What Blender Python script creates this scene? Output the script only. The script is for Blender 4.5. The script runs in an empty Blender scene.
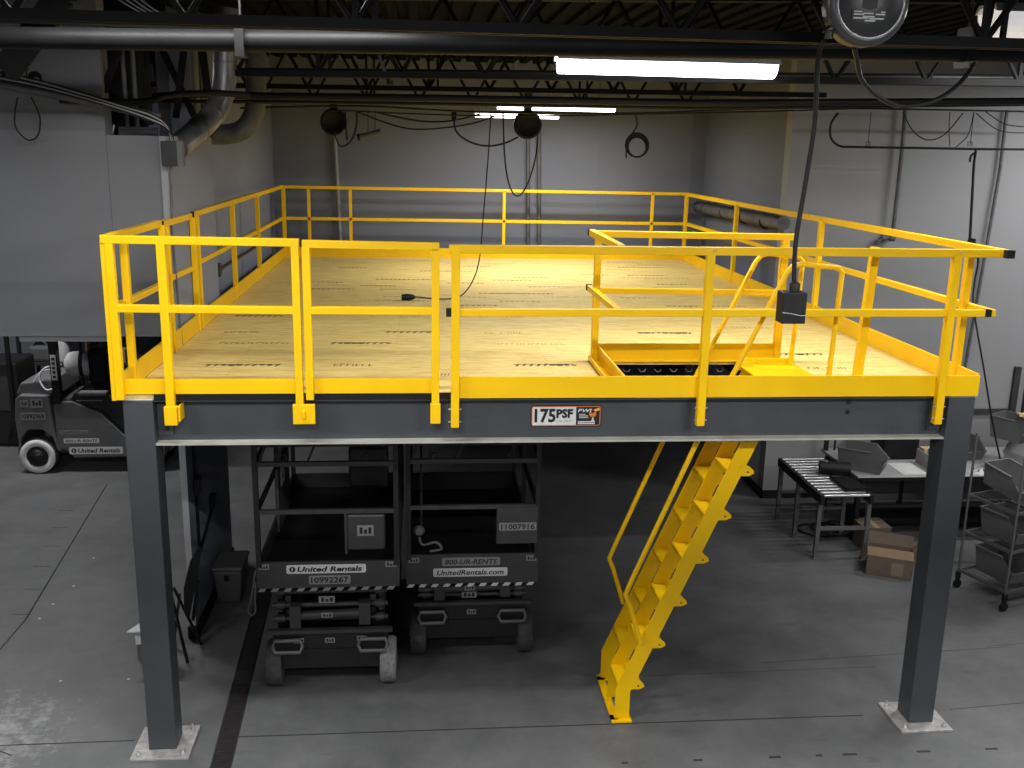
import bpy, bmesh, math, random
from mathutils import Vector, Matrix
random.seed(7)
S = bpy.context.scene
COL = S.collection
PI = math.pi
V = Vector

# ------------------------------------------------------------------ camera
CAM = V((2.0156, -6.6882, 4.4259)); YAW, PITCH, ROLL, FPX = .0935, .2381, .0191, 991.7
cy_, sy_ = math.cos(YAW), math.sin(YAW); cp_, sp_ = math.cos(PITCH), math.sin(PITCH)
FWD = V((sy_*cp_, cy_*cp_, -sp_)); R0 = V((cy_, -sy_, 0)); U0 = R0.cross(FWD)
cr_, sr_ = math.cos(ROLL), math.sin(ROLL)
RGT = cr_*R0 + sr_*U0; UPV = -sr_*R0 + cr_*U0
cam = bpy.data.objects.new('camera', bpy.data.cameras.new('camera')); COL.objects.link(cam)
cam.matrix_world = Matrix(((RGT.x, UPV.x, -FWD.x, CAM.x), (RGT.y, UPV.y, -FWD.y, CAM.y), (RGT.z, UPV.z, -FWD.z, CAM.z), (0, 0, 0, 1)))
cam.data.sensor_width = 36; cam.data.lens = FPX/1024*36; cam.data.clip_start = .05
S.camera = cam

def at(x, y, ax, v):
    """the point of the plane (axis ax = v) seen at photo pixel x, y"""
    d = RGT*((x-512)/FPX) - UPV*((y-384)/FPX) + FWD
    return CAM + d*((v-CAM[ax])/d[ax])
def aY(x, y, v): return at(x, y, 1, v)
def aX(x, y, v): return at(x, y, 0, v)
def aZ(x, y, v): return at(x, y, 2, v)

# --------------------------------------------------------------- materials
def srgb(c):
    return tuple((u/255/12.92 if u <= 10 else ((u/255+.055)/1.055)**2.4) for u in c)
def mat(name, col, rough=.6, metal=0., var=.12, scale=6., bump=0., stretch=None, spec=.5, lin=False):
    m = bpy.data.materials.new(name); m.use_nodes = True
    nt = m.node_tree; b = nt.nodes['Principled BSDF']
    c = col if lin else srgb(col)
    tc = nt.nodes.new('ShaderNodeTexCoord'); mp = nt.nodes.new('ShaderNodeMapping')
    if stretch: mp.inputs['Scale'].default_value = stretch
    n = nt.nodes.new('ShaderNodeTexNoise'); n.inputs['Scale'].default_value = scale; n.inputs['Detail'].default_value = 6
    r = nt.nodes.new('ShaderNodeMapRange'); r.inputs[1].default_value = .3; r.inputs[2].default_value = .7
    r.inputs[3].default_value = 1-var; r.inputs[4].default_value = 1+var
    mx = nt.nodes.new('ShaderNodeVectorMath'); mx.operation = 'SCALE'
    mx.inputs[0].default_value = c
    L = nt.links.new
    L(tc.outputs['Object'], mp.inputs[0]); L(mp.outputs[0], n.inputs['Vector']); L(n.outputs['Fac'], r.inputs[0])
    L(r.outputs[0], mx.inputs['Scale']); L(mx.outputs[0], b.inputs['Base Color'])
    b.inputs['Roughness'].default_value = rough; b.inputs['Metallic'].default_value = metal
    b.inputs['Specular IOR Level'].default_value = spec
    if bump:
        bp = nt.nodes.new('ShaderNodeBump'); bp.inputs['Strength'].default_value = bump; bp.inputs['Distance'].default_value = .01
        L(n.outputs['Fac'], bp.inputs['Height']); L(bp.outputs[0], b.inputs['Normal'])
    return m
def emit(name, col, s):
    m = bpy.data.materials.new(name); m.use_nodes = True
    b = m.node_tree.nodes['Principled BSDF']
    b.inputs['Base Color'].default_value = (*col, 1); b.inputs['Emission Color'].default_value = (*col, 1)
    b.inputs['Emission Strength'].default_value = s
    return m

YEL = mat('yellow_paint', (.84, .50, .001), .42, 0, .05, 3, spec=.3, lin=True)
STEEL = mat('slate_steel_paint', (.056, .061, .068), .42, .1, .08, 4, lin=True)
FLANGE = mat('lit_flange_steel', (.42, .42, .37), .5, .1, .15, 5, lin=True)  # light catching the lower flange is put into this pale colour
GALV = mat('brushed_base_plate', (.36, .35, .34), .5, .3, .25, 20, lin=True)
BLACK = mat('black_rubber', (.008, .008, .0085), .55, 0, .1, spec=.25, lin=True)
BSTEEL = mat('black_roof_steel', (.004, .004, .0045), .6, 0, .3, 8, spec=.12, lin=True)
DARKM = mat('dark_painted_metal', (.013, .013, .0135), .45, .2, .2, 8, lin=True)
LIFTM = mat('charcoal_lift_paint', (.040, .040, .042), .45, .1, .15, 5, lin=True)
GREYM = mat('grey_machine_paint', (.11, .11, .112), .45, .1, .12, 5, lin=True)
GREYD = mat('deep_grey_plastic', (.10, .10, .102), .5, 0, .12, 5, lin=True)
PANEL = mat('painted_wallboard', (.15, .154, .162), .95, 0, .06, .8, lin=True)
WALLM = mat('painted_block_wall', (.155, .167, .20), .95, 0, .08, .7, lin=True)
LEFTW = mat('left_wall_paint', (.20, .215, .265), .95, 0, .06, .7, lin=True)
WALLR = mat('pale_wall_paint', (.26, .262, .268), .95, 0, .05, .7, lin=True)
PIPEG = mat('grey_pipe_wrap', (.085, .087, .092), .6, 0, .3, 9, lin=True)
CHROME = mat('roller_steel', (.55, .55, .56), .3, .7, .1, lin=True)
WHITE = mat('white_plastic', (.62, .62, .62), .5, 0, .04, lin=True)
PAPER = mat('paper', (.55, .55, .55), .8, 0, .04, lin=True)
DECAL = mat('decal_white', (.60, .60, .60), .5, 0, .05, 30, lin=True)
DECALG = mat('decal_grey', (.22, .22, .22), .6, 0, .1, 30, lin=True)
INK = mat('black_ink', (.006, .006, .006), .5, 0, 0, lin=True)
MARK = mat('plywood_ink', (.09, .06, .025), .8, 0, .5, 30, lin=True)
MARKL = mat('faded_plywood_ink', (.36, .24, .095), .8, 0, .4, 30, lin=True)
ORANGE = mat('sign_orange', (.62, .17, .03), .5, 0, .05, lin=True)
CARD = mat('kraft_cardboard', (.105, .080, .058), .85, 0, .15, 7, lin=True)
CARDB = mat('brown_cardboard', (.16, .105, .062), .85, 0, .12, 7, lin=True)
BINM = mat('grey_bin_plastic', (.10, .10, .102), .5, 0, .1, 7, lin=True)
BINL = mat('pale_bin_plastic', (.27, .27, .27), .5, 0, .08, 7, lin=True)
TOPM = mat('worktop_laminate', (.30, .30, .30), .5, 0, .1, 5, lin=True)
TUBE = emit('fluorescent_glow', (1, 1, 1), 9)
TUBE2 = emit('fluorescent_glow_far', (1, 1, 1), 5)
DUCTM = mat('galvanised_duct', (.19, .195, .21), .33, .5, .6, 5, .9, (1, 1, .5), lin=True)
TIRE = mat('worn_tyre', (.20, .20, .20), .8, 0, .3, 30, .4, lin=True)
TIREB = mat('dark_tyre', (.05, .048, .045), .8, 0, .3, 20, lin=True)
CARTM = mat('dull_cart_wire', (.13, .13, .132), .4, .5, .1, lin=True)
WOODL = mat('pine_offcut', (.50, .38, .22), .8, 0, .1, 7, lin=True)

def plywood():
    m = bpy.data.materials.new('deck_plywood'); m.use_nodes = True
    nt = m.node_tree; b = nt.nodes['Principled BSDF']; N = nt.nodes.new; L = nt.links.new
    tc = N('ShaderNodeTexCoord')
    mp = N('ShaderNodeMapping'); mp.inputs['Scale'].default_value = (.9, 7, 1)
    n = N('ShaderNodeTexNoise'); n.inputs['Scale'].default_value = 5; n.inputs['Detail'].default_value = 10; n.inputs['Roughness'].default_value = .72
    cr = N('ShaderNodeValToRGB'); e = cr.color_ramp.elements
    e[0].position = .32; e[0].color = (.56, .37, .095, 1); e[1].position = .66; e[1].color = (.90, .70, .255, 1)
    k = e.new(.5); k.color = (.79, .58, .19, 1)
    # darker streaks along the boards, knots
    mp2 = N('ShaderNodeMapping'); mp2.inputs['Scale'].default_value = (1.1, 22, 1)
    n2 = N('ShaderNodeTexNoise'); n2.inputs['Scale'].default_value = 2.2; n2.inputs['Detail'].default_value = 3
    r2 = N('ShaderNodeMapRange'); r2.inputs[1].default_value = .62; r2.inputs[2].default_value = .75; r2.inputs[3].default_value = 0; r2.inputs[4].default_value = .5
    br = N('ShaderNodeTexBrick'); br.inputs['Scale'].default_value = 1; br.offset = .5
    br.inputs['Brick Width'].default_value = 2.44; br.inputs['Row Height'].default_value = 1.22; br.inputs['Mortar Size'].default_value = .0025
    br.inputs['Color1'].default_value = (1, 1, 1, 1); br.inputs['Color2'].default_value = (.93, .93, .93, 1); br.inputs['Mortar'].default_value = (.80, .76, .7, 1)
    mx = N('ShaderNodeMix'); mx.data_type = 'RGBA'; mx.inputs[7].default_value = (.38, .25, .10, 1)
    mu = N('ShaderNodeMix'); mu.data_type = 'RGBA'; mu.blend_type = 'MULTIPLY'; mu.inputs[0].default_value = 1
    L(tc.outputs['Object'], mp.inputs[0]); L(mp.outputs[0], n.inputs['Vector']); L(n.outputs['Fac'], cr.inputs[0])
    L(tc.outputs['Object'], mp2.inputs[0]); L(mp2.outputs[0], n2.inputs['Vector']); L(n2.outputs['Fac'], r2.inputs[0])
    L(r2.outputs[0], mx.inputs[0]); L(cr.outputs[0], mx.inputs[6])
    L(tc.outputs['Object'], br.inputs['Vector']); L(mx.outputs[2], mu.inputs[6]); L(br.outputs['Color'], mu.inputs[7])
    L(mu.outputs[2], b.inputs['Base Color']); b.inputs['Roughness'].default_value = .7; b.inputs['Specular IOR Level'].default_value = .25
    return m
PLY = plywood()

def concrete():
    m = bpy.data.materials.new('floor_concrete'); m.use_nodes = True
    nt = m.node_tree; b = nt.nodes['Principled BSDF']; N = nt.nodes.new; L = nt.links.new
    tc = N('ShaderNodeTexCoord')
    n = N('ShaderNodeTexNoise'); n.inputs['Scale'].default_value = 1.3; n.inputs['Detail'].default_value = 10; n.inputs['Roughness'].default_value = .72
    cr = N('ShaderNodeValToRGB'); e = cr.color_ramp.elements
    e[0].position = .3; e[0].color = (.066, .067, .069, 1); e[1].position = .68; e[1].color = (.128, .129, .131, 1)
    # worn flaking patch by the front left corner, with its own outline
    sep = N('ShaderNodeSeparateXYZ')
    vm = N('ShaderNodeVectorMath'); vm.operation = 'DISTANCE'; vm.inputs[1].default_value = (-1.35, .25, 0)
    n2 = N('ShaderNodeTexNoise'); n2.inputs['Scale'].default_value = 9; n2.inputs['Detail'].default_value = 10; n2.inputs['Roughness'].default_value = .75
    r1 = N('ShaderNodeMapRange'); r1.inputs[1].default_value = 0; r1.inputs[2].default_value = 1.25; r1.inputs[3].default_value = .30; r1.inputs[4].default_value = -.12
    ad = N('ShaderNodeMath'); ad.operation = 'ADD'
    r2 = N('ShaderNodeMapRange'); r2.inputs[1].default_value = .60; r2.inputs[2].default_value = .82; r2.inputs[3].default_value = 0; r2.inputs[4].default_value = .7
    mx = N('ShaderNodeMix'); mx.data_type = 'RGBA'; mx.inputs[7].default_value = (.36, .36, .36, 1)
    # dark scuffs
    n3 = N('ShaderNodeTexNoise'); n3.inputs['Scale'].default_value = 3.5; n3.inputs['Detail'].default_value = 4
    mp3 = N('ShaderNodeMapping'); mp3.inputs['Scale'].default_value = (.6, 1.7, 1)
    r3 = N('ShaderNodeMapRange'); r3.inputs[1].default_value = .64; r3.inputs[2].default_value = .74; r3.inputs[3].default_value = 0; r3.inputs[4].default_value = .45
    mx3 = N('ShaderNodeMix'); mx3.data_type = 'RGBA'; mx3.inputs[7].default_value = (.04, .04, .041, 1)
    L(tc.outputs['Object'], n.inputs['Vector']); L(n.outputs['Fac'], cr.inputs[0])
    L(tc.outputs['Object'], vm.inputs[0]); L(vm.outputs['Value'], r1.inputs[0]); L(tc.outputs['Object'], n2.inputs['Vector'])
    L(r1.outputs[0], ad.inputs[0]); L(n2.outputs['Fac'], ad.inputs[1]); L(ad.outputs[0], r2.inputs[0])
    L(r2.outputs[0], mx.inputs[0]); L(cr.outputs[0], mx.inputs[6])
    L(tc.outputs['Object'], mp3.inputs[0]); L(mp3.outputs[0], n3.inputs['Vector']); L(n3.outputs['Fac'], r3.inputs[0])
    L(r3.outputs[0], mx3.inputs[0]); L(mx.outputs[2], mx3.inputs[6]); L(mx3.outputs[2], b.inputs['Base Color'])
    b.inputs['Roughness'].default_value = .5; b.inputs['Specular IOR Level'].default_value = .4
    bp = N('ShaderNodeBump'); bp.inputs['Strength'].default_value = .15; bp.inputs['Distance'].default_value = .01
    L(n2.outputs['Fac'], bp.inputs['Height']); L(bp.outputs[0], b.inputs['Normal'])
    return m
CONC = concrete()

# ------------------------------------------------------------- mesh helper
class MB:
    def __init__(s): s.v = []; s.f = []; s.m = []; s.sm = []
    def add(s, vs, fs, m=0, smooth=False, M=None):
        o = len(s.v)
        s.v += [tuple(M @ V(p)) if M else tuple(p) for p in vs]
        for f in fs: s.f.append([o+i for i in f]); s.m.append(m); s.sm.append(smooth)
        return s
    def box(s, x0, x1, y0, y1, z0, z1, m=0, M=None):
        vs = [(x, y, z) for z in (z0, z1) for y in (y0, y1) for x in (x0, x1)]
        return s.add(vs, [(0, 2, 3, 1), (4, 5, 7, 6), (0, 1, 5, 4), (2, 6, 7, 3), (0, 4, 6, 2), (1, 3, 7, 5)], m, False, M)
    def rbox(s, x0, x1, y0, y1, z0, z1, r=.01, m=0, M=None):
        """box with chamfered vertical and horizontal edges"""
        bm = bmesh.new(); bmesh.ops.create_cube(bm, size=1)
        for v in bm.verts: v.co = V(((x0+x1)/2+v.co.x*(x1-x0), (y0+y1)/2+v.co.y*(y1-y0), (z0+z1)/2+v.co.z*(z1-z0)))
        bmesh.ops.bevel(bm, geom=list(bm.edges), offset=r, segments=2, affect='EDGES', profile=.5)
        bm.verts.index_update()
        s.add([v.co.copy() for v in bm.verts], [[v.index for v in f.verts] for f in bm.faces], m, False, M)
        bm.free(); return s
    def bar(s, a, b, w, h, m=0, up=(0, 0, 1), M=None):
        a, b, up = V(a), V(b), V(up); d = (b-a).normalized()
        if abs(d.dot(up)) > .98: up = V((0, 1, 0))
        x = d.cross(up).normalized(); z = x.cross(d)
        vs = [p + x*(i*w/2) + z*(j*h/2) for p in (a, b) for j in (-1, 1) for i in (-1, 1)]
        return s.add(vs, [(0, 1, 3, 2), (4, 6, 7, 5), (0, 4, 5, 1), (2, 3, 7, 6), (0, 2, 6, 4), (1, 5, 7, 3)], m, False, M)
    def tube(s, pts, r, n=8, m=0, closed=False, M=None, radii=None):
        pts = [V(p) for p in pts]; k = len(pts); rings = []; prev = None
        for i, p in enumerate(pts):
            if closed: d = pts[(i+1) % k]-pts[i-1]
            else: d = pts[min(i+1, k-1)]-pts[max(i-1, 0)]
            d.normalize()
            if prev is None:
                u = d.orthogonal().normalized()
            else:
                u = prev - d*prev.dot(d)
                u = u.normalized() if u.length > 1e-6 else d.orthogonal().normalized()
            prev = u; w = d.cross(u); rr = radii[i] if radii else r
            rings.append([p+u*(math.cos(2*PI*j/n)*rr)+w*(math.sin(2*PI*j/n)*rr) for j in range(n)])
        vs = [q for R in rings for q in R]; fs = []
        for i in range(k if closed else k-1):
            a, b = i*n, ((i+1) % k)*n
            for j in range(n): fs.append((a+j, a+(j+1) % n, b+(j+1) % n, b+j))
        s.add(vs, fs, m, True, M)
        if not closed:
            s.add(rings[0], [list(range(n))[::-1]], m, False, M); s.add(rings[-1], [list(range(n))], m, False, M)
        return s
    def prism(s, poly, ax, a, b, m=0, M=None):
        """extrude a 2-d outline along axis ax from a to b; outline in the two other axes"""
        def P(u, w, t): return ((t, u, w), (u, t, w), (u, w, t))[ax]
        k = len(poly); vs = [P(u, w, a) for u, w in poly]+[P(u, w, b) for u, w in poly]
        fs = [list(range(k)), list(range(2*k-1, k-1, -1))]+[(i, k+i, k+(i+1) % k, (i+1) % k) for i in range(k)]
        return s.add(vs, fs, m, False, M)
    def lathe(s, prof, c, axis=(0, 0, 1), n=24, m=0, M=None):
        ax = V(axis).normalized(); u = ax.orthogonal().normalized(); w = ax.cross(u); c = V(c)
        vs = []; fs = []; k = len(prof)
        for r, h in prof:
            for j in range(n): vs.append(c+ax*h+u*(math.cos(2*PI*j/n)*r)+w*(math.sin(2*PI*j/n)*r))
        for i in range(k-1):
            for j in range(n): fs.append((i*n+j, i*n+(j+1) % n, (i+1)*n+(j+1) % n, (i+1)*n+j))
        s.add(vs, fs, m, True, M)
        s.add(vs[:n], [list(range(n))[::-1]], m, False, M); s.add(vs[-n:], [list(range(n))], m, False, M)
        return s
    def text(s, txt, o, xd, yd, h, w=None, m=0, shear=0, bold=0., M=None, depth=.0012):
        """flat lettering: o = lower left corner, xd/yd = directions, h = height, w = width to fit"""
        c = bpy.data.curves.new('t', 'FONT'); c.body = txt; c.size = 1; c.shear = shear; c.offset = bold; c.resolution_u = 2
        ob = bpy.data.objects.new('t', c); COL.objects.link(ob)
        bpy.context.view_layer.update()
        me = bpy.data.meshes.new_from_object(ob.evaluated_get(bpy.context.evaluated_depsgraph_get()))
        xs = [v.co.x for v in me.vertices]; ys = [v.co.y for v in me.vertices]
        x0, x1, y0, y1 = min(xs), max(xs), min(ys), max(ys)
        sy = h/(y1-y0); sx = (w/(x1-x0)) if w else sy
        xd, yd, o = V(xd).normalized(), V(yd).normalized(), V(o)
        nn = xd.cross(yd)*depth
        s.add([o+xd*((v.co.x-x0)*sx)+yd*((v.co.y-y0)*sy)+nn for v in me.vertices], [list(p.vertices) for p in me.polygons], m, False, M)
        bpy.data.objects.remove(ob); bpy.data.curves.remove(c); bpy.data.meshes.remove(me)
        return s
    def build(s, name, mats, parent=None, bevel=0, local=False):
        if not isinstance(mats, (list, tuple)): mats = [mats]
        off = V((0, 0, 0))
        if parent and not local:
            r = parent
            while r.parent: r = r.parent
            off = r.location
        me = bpy.data.meshes.new(name)
        me.from_pydata([tuple(V(p)-off) for p in s.v], [], s.f)
        for mm in mats: me.materials.append(mm)
        me.polygons.foreach_set('material_index', s.m); me.polygons.foreach_set('use_smooth', s.sm)
        me.update()
        bm = bmesh.new(); bm.from_mesh(me)
        bmesh.ops.recalc_face_normals(bm, faces=bm.faces) if not any('glow' in mm.name for mm in mats) else None
        bm.to_mesh(me); bm.free()
        o = bpy.data.objects.new(name, me); COL.objects.link(o)
        if parent: o.parent = parent
        if bevel:
            b = o.modifiers.new('bevel', 'BEVEL'); b.width = bevel; b.segments = 2; b.limit_method = 'ANGLE'
        return o

def tag(o, label=None, cat=None, group=None, kind=None):
    if label: o['label'] = label
    if cat: o['category'] = cat
    if group: o['group'] = group
    if kind: o['kind'] = kind
    return o
def thing(name, label, cat, loc=(0, 0, 0), rz=0, group=None):
    o = bpy.data.objects.new(name, None); COL.objects.link(o); o.empty_display_size = .1
    o.location = loc; o.rotation_euler = (0, 0, rz)
    return tag(o, label, cat, group)
def copy_tree(o, parent=None):
    c = o.copy(); COL.objects.link(c)
    if parent: c.parent = parent
    for ch in list(o.children): copy_tree(ch, c)
    return c
def one(name, mb, m, label, cat, group=None, bevel=0):
    """thing made of a single mesh"""
    return tag(mb.build(name, m, None, bevel), label, cat, group)
def sag(a, b, drop, n=14):
    a, b = V(a), V(b)
    return [a.lerp(b, i/n) - V((0, 0, drop*4*(i/n)*(1-i/n))) for i in range(n+1)]
def spline(pts, n=6):
    pts = [V(p) for p in pts]; out = []
    for i in range(len(pts)-1):
        p0, p1, p2, p3 = pts[max(i-1, 0)], pts[i], pts[i+1], pts[min(i+2, len(pts)-1)]
        for k in range(n):
            t = k/n
            out.append(.5*((2*p1)+(p2-p0)*t+(2*p0-5*p1+4*p2-p3)*t*t+(3*p1-p0-3*p2+p3)*t**3))
    return out+[pts[-1]]

# =================================================================== ROOM
def struct(name, mb, m): return tag(mb.build(name, m), kind='structure')
fl = MB().box(-9, 13, -10, 14, -.2, 0)
def strip(a, b, w, m, h=.0012):
    a, b = V((a[0], a[1], h/2)), V((b[0], b[1], h/2)); fl.bar(a, b, w, h, m)
strip((.62, .16), (5.55, .16), .012, 1); strip((-9, .12), (-.15, .16), .010, 1); strip((6.3, .2), (11, .62), .010, 2)   # saw cuts
strip((-2.08, 6.0), (-1.69, 2.19), .016, 1); strip((-1.69, 2.19), (-1.70, 1.5), .012, 1); strip((-1.70, 1.5), (-1.95, 0), .008, 1)
for q in range(6):
    y = 2.3+q*.55; strip((-1.80-.1*q+.12, y), (-1.86-.1*q, y+.01), .007, 1)
strip((5.0, 1.02), (7.4, 1.18), .008, 2); strip((3.9, .86), (6.0, .90), .006, 2); strip((7.2, 1.2), (11, 1.5), .006, 2)
# branching crack in the worn patch
strip((-1.25, .42), (-1.2, .15), .012, 1); strip((-1.2, .15), (-1.4, -.1), .010, 1); strip((-1.2, .15), (-.98, .02), .010, 1)
strip((-2.2, .02), (-1.4, .07), .008, 1); strip((-1.35, .33), (-1.7, .5), .006, 1)
for x, w in ((4.05, .07), (4.64, .09), (4.98, .05), (5.22, .11), (5.80, .11), (6.34, .10), (3.5, .05)): strip((x-w/2, -.345), (x+w/2, -.345), .024, 3)
for x, y in ((-1.52, 3.6), (-1.50, 2.9), (-1.56, 2.5), (-1.58, 2.2), (-.45, 1.05), (-1.0, 1.05), (-.05, .95)):
    fl.box(x, x+.02, y, y+.02, 0, .0015, 4 if x != -.05 else 1)
struct('floor', fl, [CONC, mat('floor_joint_dark', (.018, .018, .018), .9, 0, .3, lin=True), mat('floor_joint_faint', (.055, .055, .055), .9, 0, .3, lin=True),
                     mat('dark_tape', (.02, .02, .02), .8, 0, .2, lin=True), PAPER])

CZ = 5.64
cb = MB(); x = -7.
while x < 11.5:       # ribbed steel roof deck
    cb.box(x, x+.10, -9.5, 13.5, CZ, CZ+.01); cb.box(x+.10, x+.20, -9.5, 13.5, CZ-.045, CZ-.035)
    cb.box(x+.095, x+.105, -9.5, 13.5, CZ-.045, CZ+.01); cb.box(x+.195, x+.205, -9.5, 13.5, CZ-.045, CZ+.01); x += .2
cb.box(-9, 13, -10, 14, CZ+.02, CZ+.08)
struct('ceiling', cb, mat('roof_deck_grey', (.006, .0075, .011), .9, 0, .3, 5, spec=.05, lin=True))

YB = 8.85
struct('wall_back', MB().box(-.2, 6.3, YB, YB+.2, 0, CZ).box(4.75, 4.78, YB-.012, YB, 0, CZ), WALLM)
lw = MB().box(-.085, -.03, 1.757, 1.76, 0, 4.43, 1).box(-.085, -.03, 1.76, 3.55, 0, 4.43).box(-.40, -.2, 3.55, YB+.2, 2.35, CZ)
struct('wall_left', lw, [LEFTW, WALLR])
struct('wall_front_left', MB().box(-.51, -.086, 1.80, 2.0, 2.78, 4.43).box(-3.2, -.513, 1.80, 2.0, 2.78, CZ).box(-1.35, -.6, 1.83, 2.3, 2.73, 2.78).box(-.53, -.17, 3.6, 3.7, 2.8, CZ), PANEL)
# the panel starts at x = -1.41; what lies further left stays open below
struct('trim_1', MB().box(-.10, -.015, 1.735, 1.757, 0, .12).box(-.028, -.012, 1.757, 3.56, 0, .12), BLACK)
struct('wall_right', MB().box(6.42, 6.6, 5.361, YB, 2.45, CZ).box(6.2, 6.42, 8.8, YB+.2, 0, CZ).box(6.42, 6.6, 5.361, YB, 0, 2.45, 1), [mat('right_wall_paint', (.125, .135, .165), .95, 0, .06, .6, lin=True), mat('brightened_lower_wall', (.5, .5, .5), .9, 0, .05, .6, lin=True)])  # lower part coloured paler to make up for light missing under the deck
struct('wall_right_front', MB().box(6.42, 13, 5.16, 5.36, 0, CZ), WALLR)
struct('trim_2', MB().box(6.404, 6.42, 5.145, YB, 0, .11).box(6.404, 13, 5.145, 5.16, 0, .11), DARKM)
struct('trim_3', MB().box(7.75, 9.66, 5.13, 5.16, 1.12, 1.19), mat('chair_rail_grey', (.035, .035, .035), .6, lin=True))
struct('trim_4', MB().box(9.62, 9.70, 5.11, 5.16, .9, 1.75).box(9.80, 9.86, 5.11, 5.16, .9, 1.75), mat('door_frame_grey', (.03, .03, .03), .6, lin=True))
struct('wall_far_left', MB().box(-9, -.2, 11, 11.2, 0, CZ), WALLM)
struct('wall_rear', MB().box(-9, 13, -10.2, -10, 0, CZ), WALLM)
struct('wall_far_right', MB().box(13, 13.2, -10, 5.3, 0, CZ), WALLR)
struct('wall_west', MB().box(-9.2, -9, -10, 11, 0, CZ), WALLM)
# seams and pilaster strips on the walls
struct('trim_5', MB().box(-.2, -.185, 3.95, 4.2, 2.4, CZ), mat('wall_seam_dark', (.075, .075, .075), .9, lin=True))

# ============================================================== MEZZANINE
W, D, H = 6.05, 8.41, 2.72
mz = thing('mezzanine_platform', 'big steel mezzanine with slate grey columns, yellow guardrails and a plywood deck', 'mezzanine', (3.02, 4.2, 0))
def column(x0, y0):
    c = MB().box(x0, x0+.2, y0, y0+.2, .02, 2.685)
    c.box(x0-.005, x0+.205, y0-.005, y0+.205, 2.685, 2.70, 1)
    co = c.build('column', [STEEL, FLANGE], mz, .008)
    MB().box(x0-.11, x0+.31, y0-.11, y0+.31, 0, .02).build('base_plate', GALV, co, .004)
    for i, (u, w) in enumerate(((-.06, -.06), (.26, -.06), (-.06, .26), (.26, .26))):
        MB().lathe([(.018, .02), (.018, .035), (.009, .036), (.009, .06)], (x0+u, y0+w, 0), n=6).build('anchor_bolt', GALV, co)
column(0, 0); column(W-.2, 0); column(0, D-.2); column(W-.2, D-.2)
def ibeam_x(x0, x1, yc, z0, z1, hw=.09):
    b = MB().box(x0, x1, yc-.006, yc+.006, z0+.015, z1-.012).box(x0, x1, yc-hw, yc+hw, z1-.012, z1).box(x0, x1, yc-hw, yc+hw, z0, z0+.015, 1)
    return b
b = ibeam_x(.2, W-.2, .10, 2.365, 2.688)
for s_, x in ((1, .205), (-1, W-.205)):
    b.box(min(x, x+s_*.10), max(x, x+s_*.10), .078, .094, 2.42, 2.65)
    for z in (2.47, 2.535, 2.60): b.lathe([(.016, 0), (.016, .014)], (x+s_*.06, .08, z), (0, -1, 0), 6, 2)
for x in (5.13,):
    for z in (2.555, 2.63): b.lathe([(.016, 0), (.016, .012)], (x, .094, z), (0, -1, 0), 6, 2)
b.build('front_beam', [STEEL, FLANGE, DARKM], mz)
ibeam_x(.2, W-.2, D-.1, 2.365, 2.688).build('back_beam', [STEEL, FLANGE], mz)
for x in (.1, W-.1):
    MB().box(x-.006, x+.006, .2, D-.2, 2.38, 2.676).box(x-.09, x+.09, .2, D-.2, 2.676, 2.688).box(x-.09, x+.09, .2, D-.2, 2.365, 2.38).build('side_beam', STEEL, mz)
k = 0
for i in range(1, 10):
    x = .1+i*(W-.2)/10
    if i in (6, 7): y0 = 1.16
    else: y0 = .12
    MB().box(x-.003, x+.003, y0, D-.12, 2.47, 2.67).box(x-.003, x+.05, y0, D-.12, 2.467, 2.473).box(x-.003, x+.05, y0, D-.12, 2.664, 2.67).build('joist', DARKM, mz)
# deck: steel pan + plywood with an opening for the stair
HX0, HX1, HY0, HY1 = 3.46, 4.62, .05, 1.08
dk = MB()
for x0, x1, y0, y1 in ((.015, HX0, .01, D-.01), (HX1, W-.015, .01, D-.01), (HX0, HX1, HY1, D-.01)):
    dk.box(x0, x1, y0, y1, 2.692, H)
# ink marks printed on the sheets (script band, lettering rows): little slanted strokes
def script_mark(x0, x1, y, m=1, th=.095):
    n = max(6, int((x1-x0)/.055)); dk.box(x0, x1-.03, y+.02, y+.034, H, H+.0006, m)
    for i in range(n):
        u = x0+(x1-x0)*(i+.5)/n
        t = th*(.55+.45*random.random())*(1 if i else 1.2)
        o = random.uniform(-.008, .008)
        if random.random() < .35:
            dk.lathe([(t*.42, 0), (t*.42, .0006)], (u, y+o, H), n=10, m=m)
        else:
            dk.bar((u-.012, y-t*.5+o, H+.0003), (u+.016, y+t*.5+o, H+.0003), .02, .0006, m)
def letter_row(x0, x1, y, m=1, th=.055, gap=.4):
    u = x0
    while u < x1:
        w = random.choice((.012, .03, .035)); 
        if random.random() > gap*.45:
            dk.bar((u, y-th/2, H+.0003), (u+.006, y+th/2, H+.0003), .010, .0006, m)
            if w > .02:
                z = random.choice((-.5, 0, .5))
                dk.box(u, u+w, y+z*th-.005, y+z*th+.005, H, H+.0006, m)
        u += w+.014
    return
for a in ((.35, .93, .955), (1.23, 1.76, 1.82), (.18, .67, 3.18), (1.68, 2.17, 2.34), (2.74, 3.25, .945), (4.03, 4.56, 2.315)): script_mark(*a)
for a in ((.30, .89, 1.82), (2.68, 3.25, 1.788)): letter_row(*a, m=1 if a[0] < 1 else 2)
letter_row(.25, .57, 2.33, 1); letter_row(1.31, 1.65, .95, 1, .07); letter_row(3.66, 4.10, 1.745, 2); letter_row(2.6, 2.95, 2.3, 2); letter_row(1.8, 2.15, 3.15, 2)
letter_row(5.1, 5.5, .82, 1); letter_row(2.12, 2.22, .62, 1); script_mark(4.9, 5.45, 1.35, 1); letter_row(5.0, 5.5, 2.6, 2)
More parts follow.
